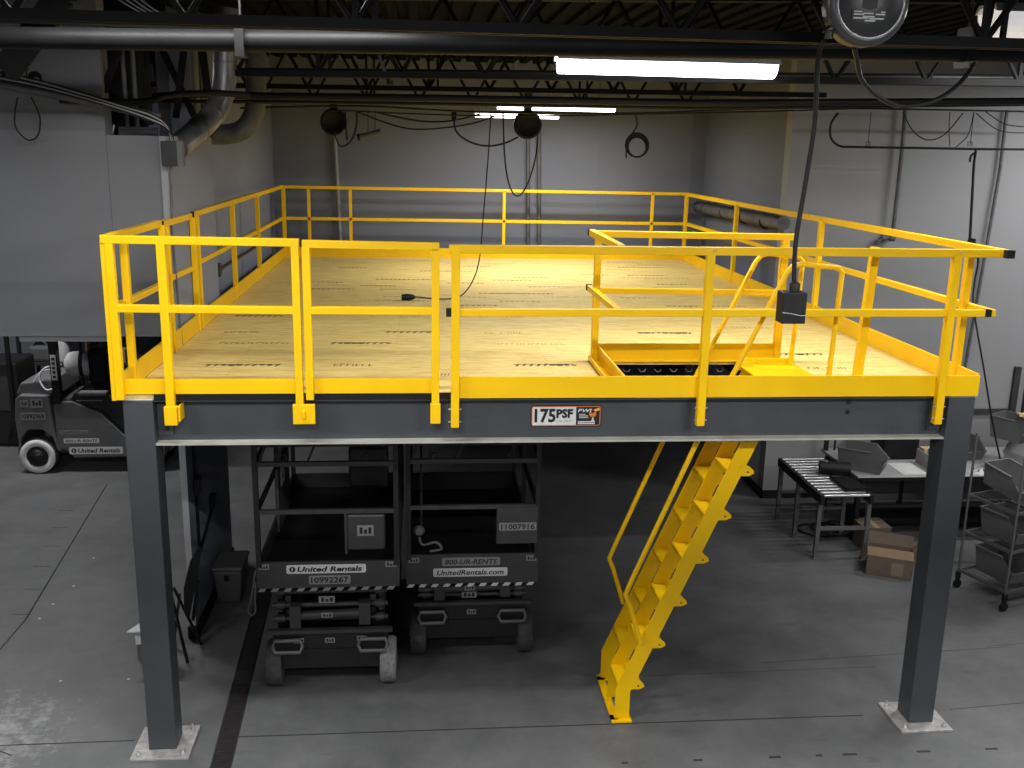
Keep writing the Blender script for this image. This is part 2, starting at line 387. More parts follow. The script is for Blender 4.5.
for a in ((2.6, 3.0, 3.17), (1.34, 1.78, 4.24), (3.43, 3.95, 4.53), (4.93, 5.4, 6.05), (.5, 1.0, 5.4), (4.6, 5.1, 3.5)): letter_row(*a, m=2)
for r in range(16):
    y = 3.6+r*.29
    for k in range(3):
        x = random.uniform(.3, 5.2)
        if 2.5 < y: script_mark(x, x+random.uniform(.35, .6), y, 2 if random.random() < .6 else 1, .05)
dk.build('plywood_deck', [PLY, MARK, MARKL], mz)
pan = MB(); x = .2
while x < W-.25:
    if not (3.3 < x < 4.75): pan.box(x, x+.07, .25, D-.2, 2.672, 2.69); 
    else: pan.box(x, x+.07, 1.16, D-.2, 2.672, 2.69)
    x += .15
pan.build('deck_pan', DARKM, mz)
pc = MB()
for i in range(9): pc.tube([(3.52+i*.13, 1.085, 2.655), (3.535+i*.13, 1.075, 2.635), (3.565+i*.13, 1.075, 2.635), (3.58+i*.13, 1.085, 2.655)], .0025, 5)
pc.build('pan_clips', GALV, mz)
MB().box(0.21, 2.22, -.004, .012, 2.69, 2.734).build('dark_gap_strip', BLACK, mz)  # black strip stands in for the dark gap below the left toe boards
# ------------------------------------------------------------ guardrails
T = .052
def post(p, x, y, z0, z1, w=T, d=T, lean=0):
    MB().bar((x, y, z0), (x+lean, y, z1), w, d, up=(0, 1, 0)).build('post', YEL, p, .004)
def rail(p, name, a, b, t=.05, caps=()):
    MB().bar(a, b, t, t).build(name, YEL, p, .004)
    a, b = V(a), V(b); d = (b-a).normalized()
    for e in caps:
        q = b if e else a; s_ = 1 if e else -1
        tag(MB().bar(q-d*s_*.02, q+d*s_*(.028 if not name == 'side_rail' else .05), t+.002, t+.002).build('end_cap', BLACK, p), 'black plastic rail end cap')
def rl(name, label):
    return tag(MB().build(name, YEL, mz), label)
def section(name, label, first):
    """first rail is the mesh of the part itself"""
    a, b, t = first
    return tag(MB().bar(a, b, t, t).build(name, YEL, mz, .004), label)
YF = -.035
# front left removable panel
g = section('guardrail_panel', 'left front guardrail section with bolted foot', ((-.045, YF, 3.775), (1.215, YF, 3.765), .052))
rail(g, 'mid_rail', (-.02, YF, 3.325), (1.19, YF, 3.315)); post(g, .005, YF, 2.705, 3.75); post(g, .33, YF, 2.53, 3.75, .056); post(g, 1.188, YF, 2.53, 3.75)
MB().box(.03, 1.16, -.008, .006, 2.735, 2.838).build('toe_board', YEL, g)
MB().bar((.33, YF-.012, 2.53), (.33, YF-.012, 2.66), .085, .05, up=(0, 1, 0)).box(.375, .39, YF-.02, .07, 2.55, 2.66).build('foot_bracket', YEL, g, .004)
MB().bar((1.215, YF-.012, 2.53), (1.215, YF-.012, 2.67), .15, .03, up=(0, 1, 0)).bar((1.215, YF-.035, 2.575), (1.215, YF-.035, 2.63), .02, .03).build('foot_bracket', YEL, g, .004)
g = section('removable_gate', 'lift-out gate panel between left and right front guardrails', ((1.235, YF, 3.758), (2.135, YF, 3.748), .052))
rail(g, 'mid_rail', (1.25, YF, 3.315), (2.10, YF, 3.315)); post(g, 1.258, YF, 2.70, 3.735); post(g, 2.11, YF, 2.53, 3.735)
MB().box(1.28, 2.085, -.008, .006, 2.735, 2.838).build('toe_board', YEL, g)
MB().bar((2.11, YF-.01, 2.53), (2.11, YF-.01, 2.67), .07, .05, up=(0, 1, 0)).build('foot_bracket', YEL, g, .004)
# front right
g = section('guardrail_panel', 'long front guardrail section right of the gate, overhanging the corner', ((2.20, YF, 3.733), (6.07, YF, 3.738), .055))
rail(g, 'mid_rail', (2.21, YF, 3.305), (6.02, YF, 3.315), .05, (0, 1))
for x in (2.245, 3.985, 5.745): post(g, x, YF-.01, 2.50, 3.73, .056, .056)
MB().box(2.27, W, -.02, 0, 2.70, 2.852).box(W-.012, W, 0, .12, 2.69, 2.862).build('toe_board', YEL, g)
for x in (2.245, 3.985, 5.745):
    for z in (2.54, 2.63): MB().tube([(x-.045, YF-.02, z), (x+.045, YF-.02, z)], .006, 6).build('bolt', GALV, g)
for x in (3.985, 5.745): MB().lathe([(.008, 0), (.008, .006)], (x+.02, YF-.028, 3.74), (0, -1, 0), 6).build('bolt', GALV, g)
# right side
g = section('guardrail_panel', 'right side guardrail running back to the wall', ((W+.03, -.10, 3.742), (W+.03, D+.02, 3.715), .055))
rail(g, 'mid_rail', (W+.03, -.02, 3.31), (W+.03, D, 3.27))
rail(g, 'rail_end', (W+.03, -.09, 3.742), (W+.03, -.12, 3.742), .055, (1,))
for y in (.32, 3.12, 5.9, 8.38): post(g, W+.0, y, 2.74, 3.72, .05, .06)
MB().box(W-.012, W+.006, .12, D, 2.715, 2.862).build('toe_board', YEL, g)
# back
g = section('guardrail_panel', 'back guardrail along the rear wall', ((-.03, D, 3.742), (W+.03, D, 3.722), .045))
rail(g, 'mid_rail', (-.02, D, 3.285), (W+.02, D, 3.27), .045)
for x in (-.0, .36, .97, 3.26, 5.53): post(g, x, D, 2.72, 3.73, .045, .045)
MB().box(0, W, D-.02, D, 2.72, 2.865).build('toe_board', YEL, g)
# left side: fixed, gate, fixed
for y0, y1, ps, lb in ((-.03, 1.36, (.30, 1.33), 'short left side guardrail section nearest the corner'), (1.42, 2.42, (1.45, 2.40), 'left side gate section'), (2.50, D, (2.54, 4.30, 5.95, 8.35), 'long left side guardrail section')):
    z = 3.775 if y0 < 1 else 3.755
    g = section('guardrail_panel', lb, ((-.03, y0, z), (-.03, y1, z-.01 if y0 < 2 else 3.742), .052))
    rail(g, 'mid_rail', (-.03, y0, 3.31), (-.03, y1, 3.285), .045, (0,) if y0 > 2 else ())
    for y in ps: post(g, -.0, y, 2.72, z-.02, .05, .05)
    MB().box(-.006, .012, max(y0, .0), y1, 2.72, 2.872).build('toe_board', YEL, g)
    if y0 > 0:
        tag(MB().box(-.056, -.004, y0-.012, y0, z-.026, z+.026).build('end_cap', BLACK, g), 'black plastic rail end cap')
post(g, -.035, -.03, 2.70, 3.77, .03, .05)
# guard round the stair opening
g = section('stair_guard', 'guardrail around the stair opening', ((3.375, 1.1, 3.745), (5.02, 1.1, 3.735), .05))
rail(g, 'mid_rail', (3.40, 1.1, 3.295), (4.93, 1.1, 3.285), .045)
rail(g, 'side_rail', (3.375, .0, 3.745), (3.375, 1.22, 3.745), .05, (1,)); rail(g, 'side_rail', (3.375, .0, 3.305), (3.375, 1.22, 3.30), .045, (1,))
post(g, 3.41, 1.1, H, 3.72); post(g, 4.93, 1.1, H, 3.72, .06); post(g, 5.27, .30, H, 3.74, .06, .06, .04)
MB().box(3.43, 4.90, 1.09, 1.105, 2.725, 2.865).box(3.43, 4.93, 1.04, 1.09, H, H+.008).build('toe_board', YEL, g)
MB().box(3.435, 3.45, .0, 1.09, H, 2.845).box(3.36, 3.435, .0, 1.09, H, H+.012).box(3.36, 3.375, .0, 1.09, H, H+.05).build('toe_board', YEL, g)
# capacity sign on the web of the front beam
c0 = aY(530.5, 426.5, .092); c1 = aY(601.5, 405, .092); sx0, sx1, sz0, sz1 = c0.x, c1.x, c0.z, c1.z
sg = MB(); sw = sx1-sx0; sh = sz1-sz0; sy = .088
def rr(x0, x1, z0, z1, r, n=5):
    o = []
    for cx, cz, a0 in ((x1-r, z1-r, 0), (x0+r, z1-r, 90), (x0+r, z0+r, 180), (x1-r, z0+r, 270)):
        for i in range(n+1):
            a = math.radians(a0+90*i/n); o.append((cx+r*math.cos(a), cz+r*math.sin(a)))
    return o
sg.prism(rr(sx0, sx1, sz0, sz1, .02), 1, sy-.002, sy+.006, 1)
e = .006; sg.prism(rr(sx0+e, sx1-e, sz0+e, sz1-e, .016), 1, sy-.003, sy, 2)
e = .012; xm = sx0+sw*.64
sg.prism(rr(sx0+e, xm, sz0+e, sz1-e, .008), 1, sy-.004, sy, 0); sg.prism(rr(xm, sx1-e, sz0+e, sz1-e, .008), 1, sy-.004, sy, 1)
X1, Z1, F = (1, 0, 0), (0, 0, 1), sy-.005
sg.text('175', (sx0+.026, F, sz0+.030), X1, Z1, sh*.66, sw*.30, 1, 0, .035); sg.text('PSF', (sx0+sw*.36, F, sz0+sh*.40), X1, Z1, sh*.44, sw*.235, 1, 0, .05)
sg.text('RATED CAPACITY', (sx0+sw*.36, F, sz0+sh*.21), X1, Z1, sh*.10, sw*.235, 3)
sg.text('PWI', (xm+.012, F, sz0+sh*.68), X1, Z1, sh*.16, sw*.20, 0, .2, .02)
for i in range(3): sg.box(xm+.022, xm+.022+sw*(.13 if i else .09), F-.001, F, sz0+sh*(.56-.075*i), sz0+sh*(.59-.075*i), 0)
for i in range(2): sg.box(xm+.014, xm+sw*.27, F-.001, F, sz0+sh*(.20-.08*i), sz0+sh*(.25-.08*i), 0)
sg.lathe([(.026, 0), (.026, .001)], (sx1-.062, F, sz0+sh*.60), (0, -1, 0), 16, 2); sg.bar((sx1-.075, F, sz1-.05), (sx1-.014, F, sz1-.025), .018, .002, 4, (0, 1, 0))
sg.box(sx1-.066, sx1-.056, F-.001, F, sz0+sh*.30, sz0+sh*.50, 0); sg.box(sx1-.072, sx1-.050, F-.001, F, sz0+sh*.27, sz0+sh*.32, 0)
tag(sg.build('load_sign', [DECAL, INK, ORANGE, mat('sign_grey_ink', (.25, .25, .25), .6, lin=True), mat('sign_light_orange', (.75, .38, .12), .5, lin=True)], mz), 'white, black and orange load rating sign')

# ================================================================== STAIR
st = thing('alternating_tread_stair', 'steep yellow alternating-tread stair rising from the floor into the deck opening', 'stairs', (3.9, .53, 0))
ang = math.atan2(2.08, .887); SL = .887/2.08    # run per rise
def stringer(y, w=.118, zt=2.72):
    f = lambda z: 3.527+(z-.27)*SL if z > .27 else 3.527
    poly = [(3.527, .02), (3.527+w, .02), (3.527+w, .24), (3.527+w+(zt-.24)*SL, zt), (3.527+(zt-.27)*SL, zt), (3.527, .27)]
    MB().prism(poly, 1, y-.004, y+.004).build('stringer', YEL, st)
YS = (.22, .53, .84)
for y in YS: stringer(y)
fb = MB()
for y in YS: 
    fb.box(3.527, 3.645, y-.004, y+.05, 0.012, .022)
fb.box(3.50, 3.56, .20, .86, 0, .012).box(3.50, 3.66, .17, .27, 0, .012).box(3.50, 3.66, .80, .88, 0, .012)
fb.build('base_angle', YEL, st)
def tread(z, y0, y1):
    xf = 3.527+(z-.27)*SL
    t = MB()
    t.box(xf-.005, xf+.185, y0+.004, y1-.004, z-.006, z)                    # step plate
    t.box(xf-.008, xf-.002, y0+.004, y1-.004, z-.035, z)                    # nosing
    t.prism([(y0+.004, z), (y0+.004, z-.035), (y0+.01, z-.035)], 0, xf, xf+.18)
    # rear gusset ear that stands out behind the stringer
    xr = xf+.118
    for y in (y0, y1):
        t.prism([(xr-.02, z+.03), (xr+.045, z+.028), (xr+.085, z-.005), (xr+.092, z-.03), (xr+.055, z-.05), (xr-.03, z-.05)], 1, y-.006, y+.006)
        t.lathe([(.007, 0), (.007, .002)], (xr+.042, y-.006, z-.02), (0, -1, 0), 8, 1)
    # inner kick plate
    t.box(xf+.10, xf+.106, y0+.004, y1-.004, z-.05, z+.0)
    t.build('tread', [YEL, BLACK], st)
for k in range(7): tread(.315+.352*k, .22, .53)
for k in range(7): tread(.315+.176+.352*k, .53, .84)
def hand(pts):
    MB().tube(pts, .019, 10).build('handrail', YEL, st)
for y, x2 in ((.19, 5.03), (.87, 5.00)):
    q = [(3.70, y, .68), (3.60, y, 1.0), (3.563, y, 1.09), (3.60, y, 1.19), (4.03, y, 2.27), (4.62, y, 3.56), (4.66, y, 3.61), (4.72, y, 3.625), (x2-.03, y, 3.60), (x2, y, 3.57), (x2-.03, y, 2.72)]
    hand(q)
MB().box(4.55, 5.02, .23, .98, H, H+.012).prism([(4.5, 2.70), (4.62, 2.70), (4.68, 2.80), (4.60, 2.80)], 1, .22, .235).prism([(4.5, 2.70), (4.62, 2.70), (4.68, 2.80), (4.60, 2.80)], 1, .83, .845).box(4.57, 5.02, .93, .98, H+.012, H+.05).build('top_landing', YEL, st)

# =========================================================== SCISSOR LIFTS
def brick_wheel(p, x, y, r, w, m):
    wh = MB().lathe([(r-.015, -w/2), (r, -w/2+.015), (r, w/2-.015), (r-.015, w/2)], (x, y, r), (1, 0, 0), 28).build('wheel', m, p, local=True)
    MB().lathe([(r*.55, -w/2-.006), (r*.5, w/2+.006)], (x, y, r), (1, 0, 0), 18).lathe([(.03, -w/2-.014), (.03, w/2+.014)], (x, y, r), (1, 0, 0), 10).build('hub', GREYD, wh, local=True)
def decal(p, x, z, w, h, txt, y=-.012, m=DECAL, frac=.62, shear=0., logo=False, bold=.02):
    d = MB().prism(rr(x, x+w, z, z+h, h*.18, 3), 1, y-.001, y+.001)
    tx = x+w*.05
    if logo:
        d.lathe([(h*.33, 0), (h*.33, .0012)], (x+h*.62, y-.001, z+h*.5), (0, -1, 0), 18, 1); d.prism([(x+h*.54, z+h*.24), (x+h*.66, z+h*.36), (x+h*.66, z+h*.76), (x+h*.54, z+h*.64)], 1, y-.0032, y-.001, 0)
        tx = x+h*1.15
    d.text(txt, (tx, y-.0025, z+h*(1-frac)/2), (1, 0, 0), (0, 0, 1), h*frac, x+w-w*.05-tx, 1, shear, bold)
    return tag(d.build('decal', [m, INK], p, local=True), 'lettered decal reading '+txt)
def small_decal(p, x, z, w, h, y):
    d = MB().box(x, x+w, y-.001, y+.001, z, z+h)
    for i in range(3): d.box(x+w*(.15+.27*i), x+w*(.33+.27*i), y-.0015, y-.001, z+h*.2, z+h*(.8 if i != 1 else .6), 1)
    d.build('warning_label', [DECALG, INK], p, local=True)
def scissor_lift(label, loc, w, zb, zt, zm, zr, second=False):
    t = thing('scissor_lift', label, 'scissor lift', loc, 0, 'scissor lifts parked under the deck')
    L = 2.25
    # platform tray
    MB().box(.02, w-.02, .01, L, zb+.02, zb+.06).build('platform_floor', DARKM, t, local=True)
    MB().box(0, w, -.01, .012, zb, zt).build('front_toe_board', LIFTM, t, local=True)
    MB().box(0, .02, .012, L, zb, zt-.02).box(w-.02, w, .012, L, zb, zt-.02).box(0, w, L-.02, L, zb, zt-.02).build('side_toe_board', LIFTM, t, local=True)
    hz = MB(); n = 11; u = w/n
    for i in range(n):
        hz.prism([(u*i+.0, zb-.028), (u*i+u*.5, zb-.028), (u*i+u*.7, zb), (u*i+u*.2, zb)], 1, -.013, -.010)
    hz.build('hazard_stripe', [DECAL if second else DECALG], t, local=True)
    ztop = zr+.16
    for i, (x, y) in enumerate(((.02, .0), (w-.02, .0), (.02, L-.03), (w-.02, L-.03), (.02, L*.5), (w-.02, L*.5))):
        MB().bar((x, y, zt-.04), (x, y, ztop), .04, .04).build('guard_post', DARKM, t, local=True)
    for z in (zm, zr, ztop):
        MB().bar((0, 0, z), (w, 0, z), .035, .035).build('front_rail', LIFTM if z != ztop else DARKM, t, local=True)
        for x in (.02, w-.02): MB().bar((x, 0, z), (x, L, z), .032, .032).build('side_rail', DARKM, t, local=True)
        if z == ztop: MB().bar((0, L-.03, z), (w, L-.03, z), .032, .032).build('rear_rail', DARKM, t, local=True)
    # folded rail struts and latch eyes
    for x0, x1 in ((.05, .14), (.19, .26), (.42, .53)): MB().bar((x0, .02, zr), (x1, .02, ztop+.1), .035, .02).build('rail_strut', DARKM, t, local=True)
    for x in (.24, w-.25): MB().tube([(x+.028*math.cos(q*PI/5), 0, zr+.045+.028*math.sin(q*PI/5)) for q in range(10)], .007, 6, closed=True).build('latch_eye', DARKM, t, local=True)
    # chassis
    ch = MB().box(.10, w-.10, .10, L-.1, .16, .42).box(.10, w-.10, .03, .10, .34, .50).box(.16, w-.16, .02, .05, .19, .36)
    chs = ch.build('chassis', DARKM, t, local=True)
    MB().bar((.06, .02, .525), (w-.06, .02, .525), .05, .03).build('chassis_bumper', LIFTM, t, local=True)
    for x in (.10, w-.34):
        q = [(x, .0, .40), (x+.02, -.03, .36), (x+.22, -.03, .36), (x+.24, .0, .40), (x+.22, -.0, .45), (x+.02, 0, .45)]
        MB().tube(q, .016, 8, closed=True).build('tie_down_loop', GREYM, t, local=True)
    for x in (.10, w-.10):
        for y in (.14, L-.25): brick_wheel(t, x if x > .2 else .10, y, .19, .13, TIREB if second else (TIRE if x > .2 else TIREB))
    # folded scissor stack
    z0 = .54; nst = 3; dz = (zb-.56)/nst
    for k in range(nst):
        z = z0+dz*(k+.5)
        arm = MB()
        for x in (.15, w-.15): arm.bar((x, .12, z-dz*.28), (x, L-.3, z+dz*.28), .045, .075)
        for x in (.22, w-.22): arm.bar((x, .12, z+dz*.28), (x, L-.3, z-dz*.28), .045, .075)
        arm.build('scissor_arm', DARKM if k != 1 else LIFTM, t, local=True)
        MB().tube([(.10, .10, z), (w-.10, .10, z)], .022, 10).lathe([(.035, 0), (.035, .07)], (.13, .10, z), (1, 0, 0), 12).lathe([(.035, 0), (.035, .07)], (w-.20, .10, z), (1, 0, 0), 12).build('cross_tube', LIFTM, t, local=True)
    MB().tube([(.28, .06, .64), (w-.28, .06, .66)], .038, 12).box(.24, .33, .02, .10, .55, .74).box(w-.33, w-.24, .02, .10, .57, .76).build('lift_cylinder', LIFTM, t, local=True)
    small_decal(t, w*.44, .64, .09, .045, .018); small_decal(t, w*.42, zb-.17, .13, .06, .06)
    small_decal(t, w*.46, .41, .08, .045, .028)
    if not second:
        small_decal(t, .27, .41, .08, .045, .028); small_decal(t, w-.35, .42, .08, .045, .028)
    return t
lf = scissor_lift('dark scissor lift parked under the deck, left one of the pair, numbered 10992267', (.70, .80, 0), 1.13, .92, 1.145, 1.57, 1.965)
decal(lf, .235, 1.045, .63, .075, 'United Rentals', logo=True, shear=.2, bold=.03)
decal(lf, .41, .950, .33, .075, '10992267', m=DECALG, frac=.7)
small_decal(lf, .02, 1.085, .08, .045, -.012); small_decal(lf, 1.02, 1.09, .09, .045, -.012)
cbx = MB().rbox(.72, 1.02, -.01, .16, 1.235, 1.54, .02).box(.70, .72, .0, .1, 1.2, 1.55).build('manual_box', LIFTM, lf, local=True)
small_decal(lf, .80, 1.36, .13, .09, -.013)
MB().rbox(.70, 1.03, .55, .75, 1.56, 1.93, .03).build('control_console', DARKM, lf, local=True)
MB().box(.10, .12, .5, 1.2, 1.2, 1.75).build('side_panel', LIFTM, lf, local=True)
d = MB().box(.123, .125, .62, .86, 1.55, 1.72, 0); d.text('AC', (.127, .66, 1.59), (0, 1, 0), (0, 0, 1), .07, .16, 1); d.build('decal', [DECAL, INK], lf, local=True)
MB().tube(spline([(-.01, -.01, 1.08), (-.03, -.03, .95), (-.06, -.03, .80), (-.08, -.03, .74), (-.05, -.03, .70), (-.02, -.03, .74), (-.02, -.03, .84), (-.01, -.02, .98)]), .008, 6).build('hanging_cable', PIPEG, lf, local=True)
lf2 = scissor_lift('dark scissor lift numbered 11007916, right one of the pair under the deck', (1.88, 1.25, 0), 1.14, .72, .99, 1.42, 1.83, True)
decal(lf2, .305, .885, .50, .075, '800-UR-RENTS', shear=.2, m=DECALG, bold=.02)
decal(lf2, .23, .785, .64, .078, 'UnitedRentals.com', shear=.2, bold=.02)
small_decal(lf2, .02, .92, .09, .045, -.012); small_decal(lf2, 1.03, .92, .09, .05, -.012)
MB().box(.77, 1.12, -.03, .05, 1.09, 1.42).build('front_cover', LIFTM, lf2, local=True)
decal(lf2, .79, 1.21, .32, .07, '11007916', y=-.032, m=DECALG, frac=.75)
MB().lathe([(.04, 0), (.05, .03), (.03, .06)], (.11, .05, 1.2), (0, -1, 0), 14).tube(spline([(.11, 0, 1.15), (.14, 0, 1.08), (.25, 0, 1.10), (.3, 0, 1.04), (.2, 0, 1.02)]), .012, 6).build('power_plug', GREYM, lf2, local=True)
MB().lathe([(.12, 0), (.18, .05), (.17, .16), (.05, .2)], (.55, .4, 1.90), (0, 0, 1), 16).build('rolled_harness', BLACK, lf2, local=True)
MB().box(.12, .14, .4, 1.9, 1.0, 1.7).build('side_panel', DARKM, lf2, local=True)

# =============================================================== FORKLIFT
fk = thing('forklift', 'grey forklift with a white-ringed rear wheel, left of the front left column', 'forklift', (-3.4, 6.5, 0))
MB().prism([(.06, .42), (.04, .75), (.07, 1.02), (.13, 1.08), (.48, 1.07), (.50, .95), (.55, .50), (.60, .30), (.55, .30), (.50, .50), (.38, .60), (.20, .60), (.10, .48), (.09, .24), (.03, .26)], 1, 0, 1.05).build('counterweight', GREYM, fk, .02, True)
MB().prism([(.55, .30), (.55, .98), (.80, .98), (1.15, .82), (1.42, .52), (1.95, .48), (1.95, .22), (.75, .20), (.66, .34)], 1, .02, 1.03).build('body_panel', GREYM, fk, .012, True)
MB().prism([(.76, 1.0), (.82, 1.10), (1.35, 1.05), (1.62, 1.0), (1.95, .95), (1.95, .50), (1.44, .54), (1.17, .84)], 1, .04, 1.01).build('engine_cover', DARKM, fk, .02, True)
MB().rbox(1.0, 1.55, .2, .85, 1.02, 1.2, .06).rbox(.95, 1.2, .2, .85, 1.12, 1.66, .09).build('seat', BLACK, fk, local=True)
MB().prism([(.05, 1.06), (.12, 1.22), (.55, 1.26), (.62, 1.06)], 1, .1, .95).build('rear_hood', GREYD, fk, .02, True)
for y in (.06, .95):
    MB().bar((.60, y, .95), (.60, y, 2.1), .10, .10, up=(0, 1, 0)).build('guard_post', BLACK, fk, local=True)
    MB().bar((1.85, y, .6), (1.75, y, 2.1), .08, .08, up=(0, 1, 0)).build('guard_post', BLACK, fk, local=True)
MB().box(.6, 1.82, 0.02, 1.0, 2.1, 2.16).build('overhead_guard', BLACK, fk, local=True)
d = MB().box(.565, .635, .004, .008, 1.28, 1.62)
for i in range(5): d.box(.58, .62, .002, .004, 1.31+i*.06, 1.34+i*.06, 1)
d.build('post_label', [DECAL, INK], fk, local=True)
MB().lathe([(.06, 0), (.15, .05), (.17, .12), (.17, .40), (.15, .46), (.06, .50)], (.62, .35, 1.42), (1, .15, 0), 20).lathe([(.176, .2), (.176, .25)], (.62, .35, 1.42), (1, .15, 0), 20, 1).build('propane_tank', [PAPER, BLACK], fk, local=True)
MB().tube(spline([(.64, .2, 1.45), (.45, .1, 1.42), (.38, .08, 1.28), (.46, .05, 1.14), (.58, .08, 1.16)]), .012, 6).tube(spline([(.62, .25, 1.35), (.42, .15, 1.38), (.30, .1, 1.25)]), .008, 6).build('gas_hose', WHITE, fk, local=True)
def fwheel(x, y, r):
    w_ = MB().lathe([(r-.03, -.10), (r, -.07), (r, .07), (r-.03, .10)], (x, y, r), (0, 1, 0), 32).build('wheel', TIREB, fk, local=True)
    MB().lathe([(r*.97, -.104), (r*.97, -.108), (r*.60, -.112), (r*.60, -.104)], (x, y, r), (0, 1, 0), 32).build('white_sidewall', WHITE, w_, local=True)
    MB().lathe([(r*.55, -.118), (r*.40, -.10), (r*.40, -.13), (r*.2, -.13), (.03, -.15)], (x, y, r), (0, 1, 0), 24).build('rim', DARKM, w_, local=True)
fwheel(.30, .08, .238); fwheel(.30, .95, .238); fwheel(1.70, .10, .22); fwheel(1.70, .95, .22)
tg = lambda x, z, w, h, tx, **k: decal(fk, x, z, w, h, tx, y=.012, **k)
tg(.70, .255, .70, .10, 'United Rentals', logo=True, shear=.2, bold=.03); tg(.64, .41, .46, .065, '800-UR-RENTS', shear=.2, bold=.02); tg(.60, .545, .36, .045, 'UnitedRentals.com', m=DECALG)
decal(fk, .12, .74, .32, .10, '10992969', y=-.004, m=DECALG, frac=.7); small_decal(fk, .27, .91, .15, .12, -.004); small_decal(fk, .14, .92, .09, .09, -.004)
MB().box(.84, 1.18, .036, .04, .985, 1.0).build('body_stripe', DECALG, fk, local=True)
MB().rbox(.88, 1.25, .0, .12, 1.06, 1.12, .02).build('hood_latch', GREYM, fk, local=True)

# background behind the forklift
rk = thing('storage_rack', 'dim metal storage rack standing behind the forklift', 'rack', (-3.2, 9.3, 0))
for x in (-4.2, -3.25, -1.3):
    for y in (9.0, 9.7): MB().bar((x, y, 0), (x, y, 2.6), .05, .05).build('upright', DARKM, rk)
for z in (.60, .92, 1.42, 2.2): MB().box(-4.2, -1.3, 9.0, 9.7, z, z+.04).build('shelf', LIFTM, rk)
def sbox(x0, x1, y0, y1, z0, z1, m, label, cat='box', name='cardboard_box', tape=None):
    o = MB().box(x0, x1, y0, y1, z0, z1)
    o.box((x0+x1)/2-.03, (x0+x1)/2+.03, y0-.001, y1, z1, z1+.001, 1); o.box(x0, x1, (y0+y1)/2-.002, (y0+y1)/2+.002, z1, z1+.0015, 2)
    return one(name, o, [m, tape or mat('packing_tape', (.25, .19, .12), .4, lin=True), BLACK], label, cat)
sbox(-3.14, -2.62, 9.03, 9.5, .96, 1.17, mat('box_brown', (.28, .17, .095), .85, lin=True), 'wide brown cardboard box on the rack behind the forklift')
sbox(-3.42, -3.20, 9.05, 9.5, .96, 1.34, mat('tan_cardboard', (.12, .085, .055), .85, lin=True), 'tall dark tan cardboard box left of the wide brown one on the rack')
o = MB().rbox(-3.10, -2.66, 9.0, 9.3, .64, .90, .02); o.text('85', (-2.98, 8.995, .72), (1, 0, 0), (0, 0, 1), .10, .2, 1)
one('storage_tote', o, [PAPER, INK], 'pale tote below the brown box on the rack', 'tote')
one('paper_roll', MB().lathe([(.10, 0), (.11, .03), (.11, .38), (.10, .41)], (-3.62, 9.2, .96), n=20), [PAPER], 'upright pale roll on the rack behind the forklift tank', 'roll')
one('tool_bag', MB().rbox(-4.1, -3.78, 9.05, 9.5, .96, 1.22, .05).tube(spline([(-4.05, 9.1, 1.2), (-3.93, 9.1, 1.33), (-3.8, 9.1, 1.2)]), .015, 6), [GREYD], 'dark bag with a handle on the rack left of the pale roll', 'bag')
rk2 = thing('machine_cabinet', 'dark machine cabinet with a window standing left behind the forklift', 'cabinet', (-4.3, 7.9, 0))
MB().rbox(-4.65, -3.75, 7.7, 8.4, .03, 1.25, .03).build('body', DARKM, rk2)
MB().box(-4.2, -3.85, 7.69, 7.70, .55, 1.05).build('door_panel', LIFTM, rk2)
MB().bar((-3.83, 7.66, .2), (-3.83, 7.66, 1.9), .05, .06).bar((-3.95, 7.66, .1), (-3.70, 7.66, .9), .02, .03).build('support_arm', BLACK, rk2)

# ===================================================== FRONT LEFT FLOOR ITEMS
dr = thing('trench_drain', 'long dark trench drain grate running into the dark under the deck', 'drain', (.5, 2, 0))
A_, B_ = V((.60, -1.2, 0)), V((.36, 4.6, 0)); dd = (B_-A_).normalized(); nn = V((dd.y, -dd.x, 0))
MB().bar(A_+nn*.07+V((0, 0, .002)), B_+nn*.07+V((0, 0, .002)), .012, .005).bar(A_-nn*.07+V((0, 0, .002)), B_-nn*.07+V((0, 0, .002)), .012, .005).bar(A_+V((0, 0, .0015)), B_+V((0, 0, .0015)), .13, .002, 1).build('frame', [DARKM, BLACK], dr)
gr = MB(); k = 0
while k < 5.8:
    p = A_+dd*k; gr.bar(p-nn*.06+V((0, 0, .004)), p+nn*.06+V((0, 0, .004)), .012, .004); k += .028
gr.build('grate', mat('rusty_grate', (.022, .018, .016), .7, .3, .4, 15, lin=True), dr)
# lidded bin
tb = thing('trash_bin', 'dark grey lidded plastic bin standing by the wall stub under the deck', 'bin', (.12, 2.75, 0))
def taper(mb, x0, x1, y0, y1, z0, z1, k, m=0):
    cx, cy = (x0+x1)/2, (y0+y1)/2
    vs = [(cx+(x-cx)*s_, cy+(y-cy)*s_, z) for z, s_ in ((z0, k), (z1, 1)) for y in (y0, y1) for x in (x0, x1)]
    return mb.add(vs, [(0, 2, 3, 1), (4, 5, 7, 6), (0, 1, 5, 4), (2, 6, 7, 3), (0, 4, 6, 2), (1, 3, 7, 5)], m)
taper(MB(), -.01, .27, 2.42, 2.84, 0, .34, .78).build('body', GREYD, tb, .02)
MB().rbox(-.02, .28, 2.41, 2.85, .34, .385, .018).box(.10, .15, 2.425, 2.44, .24, .30, 1).build('lid', [GREYD, BLACK], tb)
